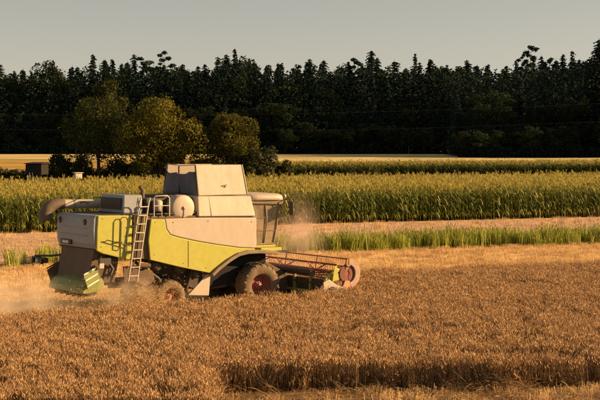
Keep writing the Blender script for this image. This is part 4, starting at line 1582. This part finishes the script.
MB().lathe([(0, -.03), (.16, -.03), (.13, 0), (.16, .03), (0, .03)], 18, smooth=False).build('drive_pulley', dark, hdr, loc=(1.98, -3.09, .62))
MB().tube([(1.70, -1.6, 1.12), (2.0, -2.75, 1.17)], .02, 8).build('hydraulic_pipe', red, hdr)


# ------------------------------------------------------------------ dust thrown up by the harvest
def dust(name, loc, size, dens, col, label, seed, nscale=1.1, rz=0.0):
    m = bpy.data.materials.new(name + '_volume')
    m.use_nodes = True
    n, l = m.node_tree.nodes, m.node_tree.links
    n.clear()
    out = n.new('ShaderNodeOutputMaterial')
    pv = n.new('ShaderNodeVolumePrincipled')
    pv.inputs['Color'].default_value = (*col, 1)
    pv.inputs['Anisotropy'].default_value = .0
    tc = n.new('ShaderNodeTexCoord')
    ln = n.new('ShaderNodeVectorMath')
    ln.operation = 'LENGTH'
    l.new(tc.outputs['Object'], ln.inputs[0])
    fo = n.new('ShaderNodeMapRange')
    fo.interpolation_type = 'SMOOTHSTEP'
    fo.inputs['From Min'].default_value = .95
    fo.inputs['From Max'].default_value = .15
    l.new(ln.outputs['Value'], fo.inputs['Value'])
    mp = n.new('ShaderNodeMapping')
    mp.inputs['Scale'].default_value = [s * nscale for s in size]
    mp.inputs['Location'].default_value = (seed, seed * 2, seed)
    l.new(tc.outputs['Object'], mp.inputs['Vector'])
    nz = n.new('ShaderNodeTexNoise')
    nz.inputs['Scale'].default_value = 1.0
    nz.inputs['Detail'].default_value = 3
    l.new(mp.outputs[0], nz.inputs['Vector'])
    nr_ = n.new('ShaderNodeMapRange')
    nr_.inputs['From Min'].default_value = .36
    nr_.inputs['From Max'].default_value = .68
    l.new(nz.outputs['Fac'], nr_.inputs['Value'])
    mu = n.new('ShaderNodeMath')
    mu.operation = 'MULTIPLY'
    l.new(fo.outputs[0], mu.inputs[0])
    l.new(nr_.outputs[0], mu.inputs[1])
    m2 = n.new('ShaderNodeMath')
    m2.operation = 'MULTIPLY'
    m2.inputs[1].default_value = dens
    l.new(mu.outputs[0], m2.inputs[0])
    l.new(m2.outputs[0], pv.inputs['Density'])
    l.new(pv.outputs[0], out.inputs['Volume'])
    o = MB().lathe([(.02, -1), (.38, -.92), (.7, -.7), (.92, -.38), (1, 0), (.92, .38), (.7, .7), (.38, .92), (.02, 1)], 20, 'z').build(name, m)
    o.location = loc
    o.scale = size
    o.rotation_euler = (0, 0, rz)
    return tag(o, label, 'dust', 'dust thrown up by the combine', 'stuff')


dc = (.92, .78, .60)
dust('dust_cloud', (-10.4, 44.8, .6), (4.6, 1.7, 1.5), 2.1, dc, 'low beige dust drifting behind the straw spreader', 1.3, 1.0, TH)
dust('dust_cloud', (-5.9, 47.5, .6), (1.7, .9, 1.1), 3.0, dc, 'dense golden chaff dust under the ladder of the combine', 4.1, 1.6, TH)
dust('dust_cloud', (-.15, 55.2, 1.9), (1.5, 2.0, 2.6), .6, (.85, .66, .55), 'pinkish dust column rising between cab and header', 7.7, .8)

# flying chaff under the ladder and behind the spreader
r = np.random.default_rng(5)
n = 16000
cx_ = np.where(r.random(n) < .75, r.normal(-4.75, .6, n), r.normal(-7.2, 1.1, n))
cy_ = r.normal(-1.75, .3, n)
cz_ = np.abs(r.normal(.35, .35, n)) + .12
X = HX + cx_ * ct - cy_ * st
Yc = HY + cx_ * st + cy_ * ct
P = np.stack([X, Yc, cz_], 1)
V, F = leaf_quads(P, r.normal(0, 1, (n, 3)), .015, r)
o = bpy.data.objects.new('flying_chaff', fast_mesh('flying_chaff', V, F, 4, straw_m))
C.objects.link(o)
tag(o, 'golden chaff flying in the air under the combine', 'chaff', kind='stuff')
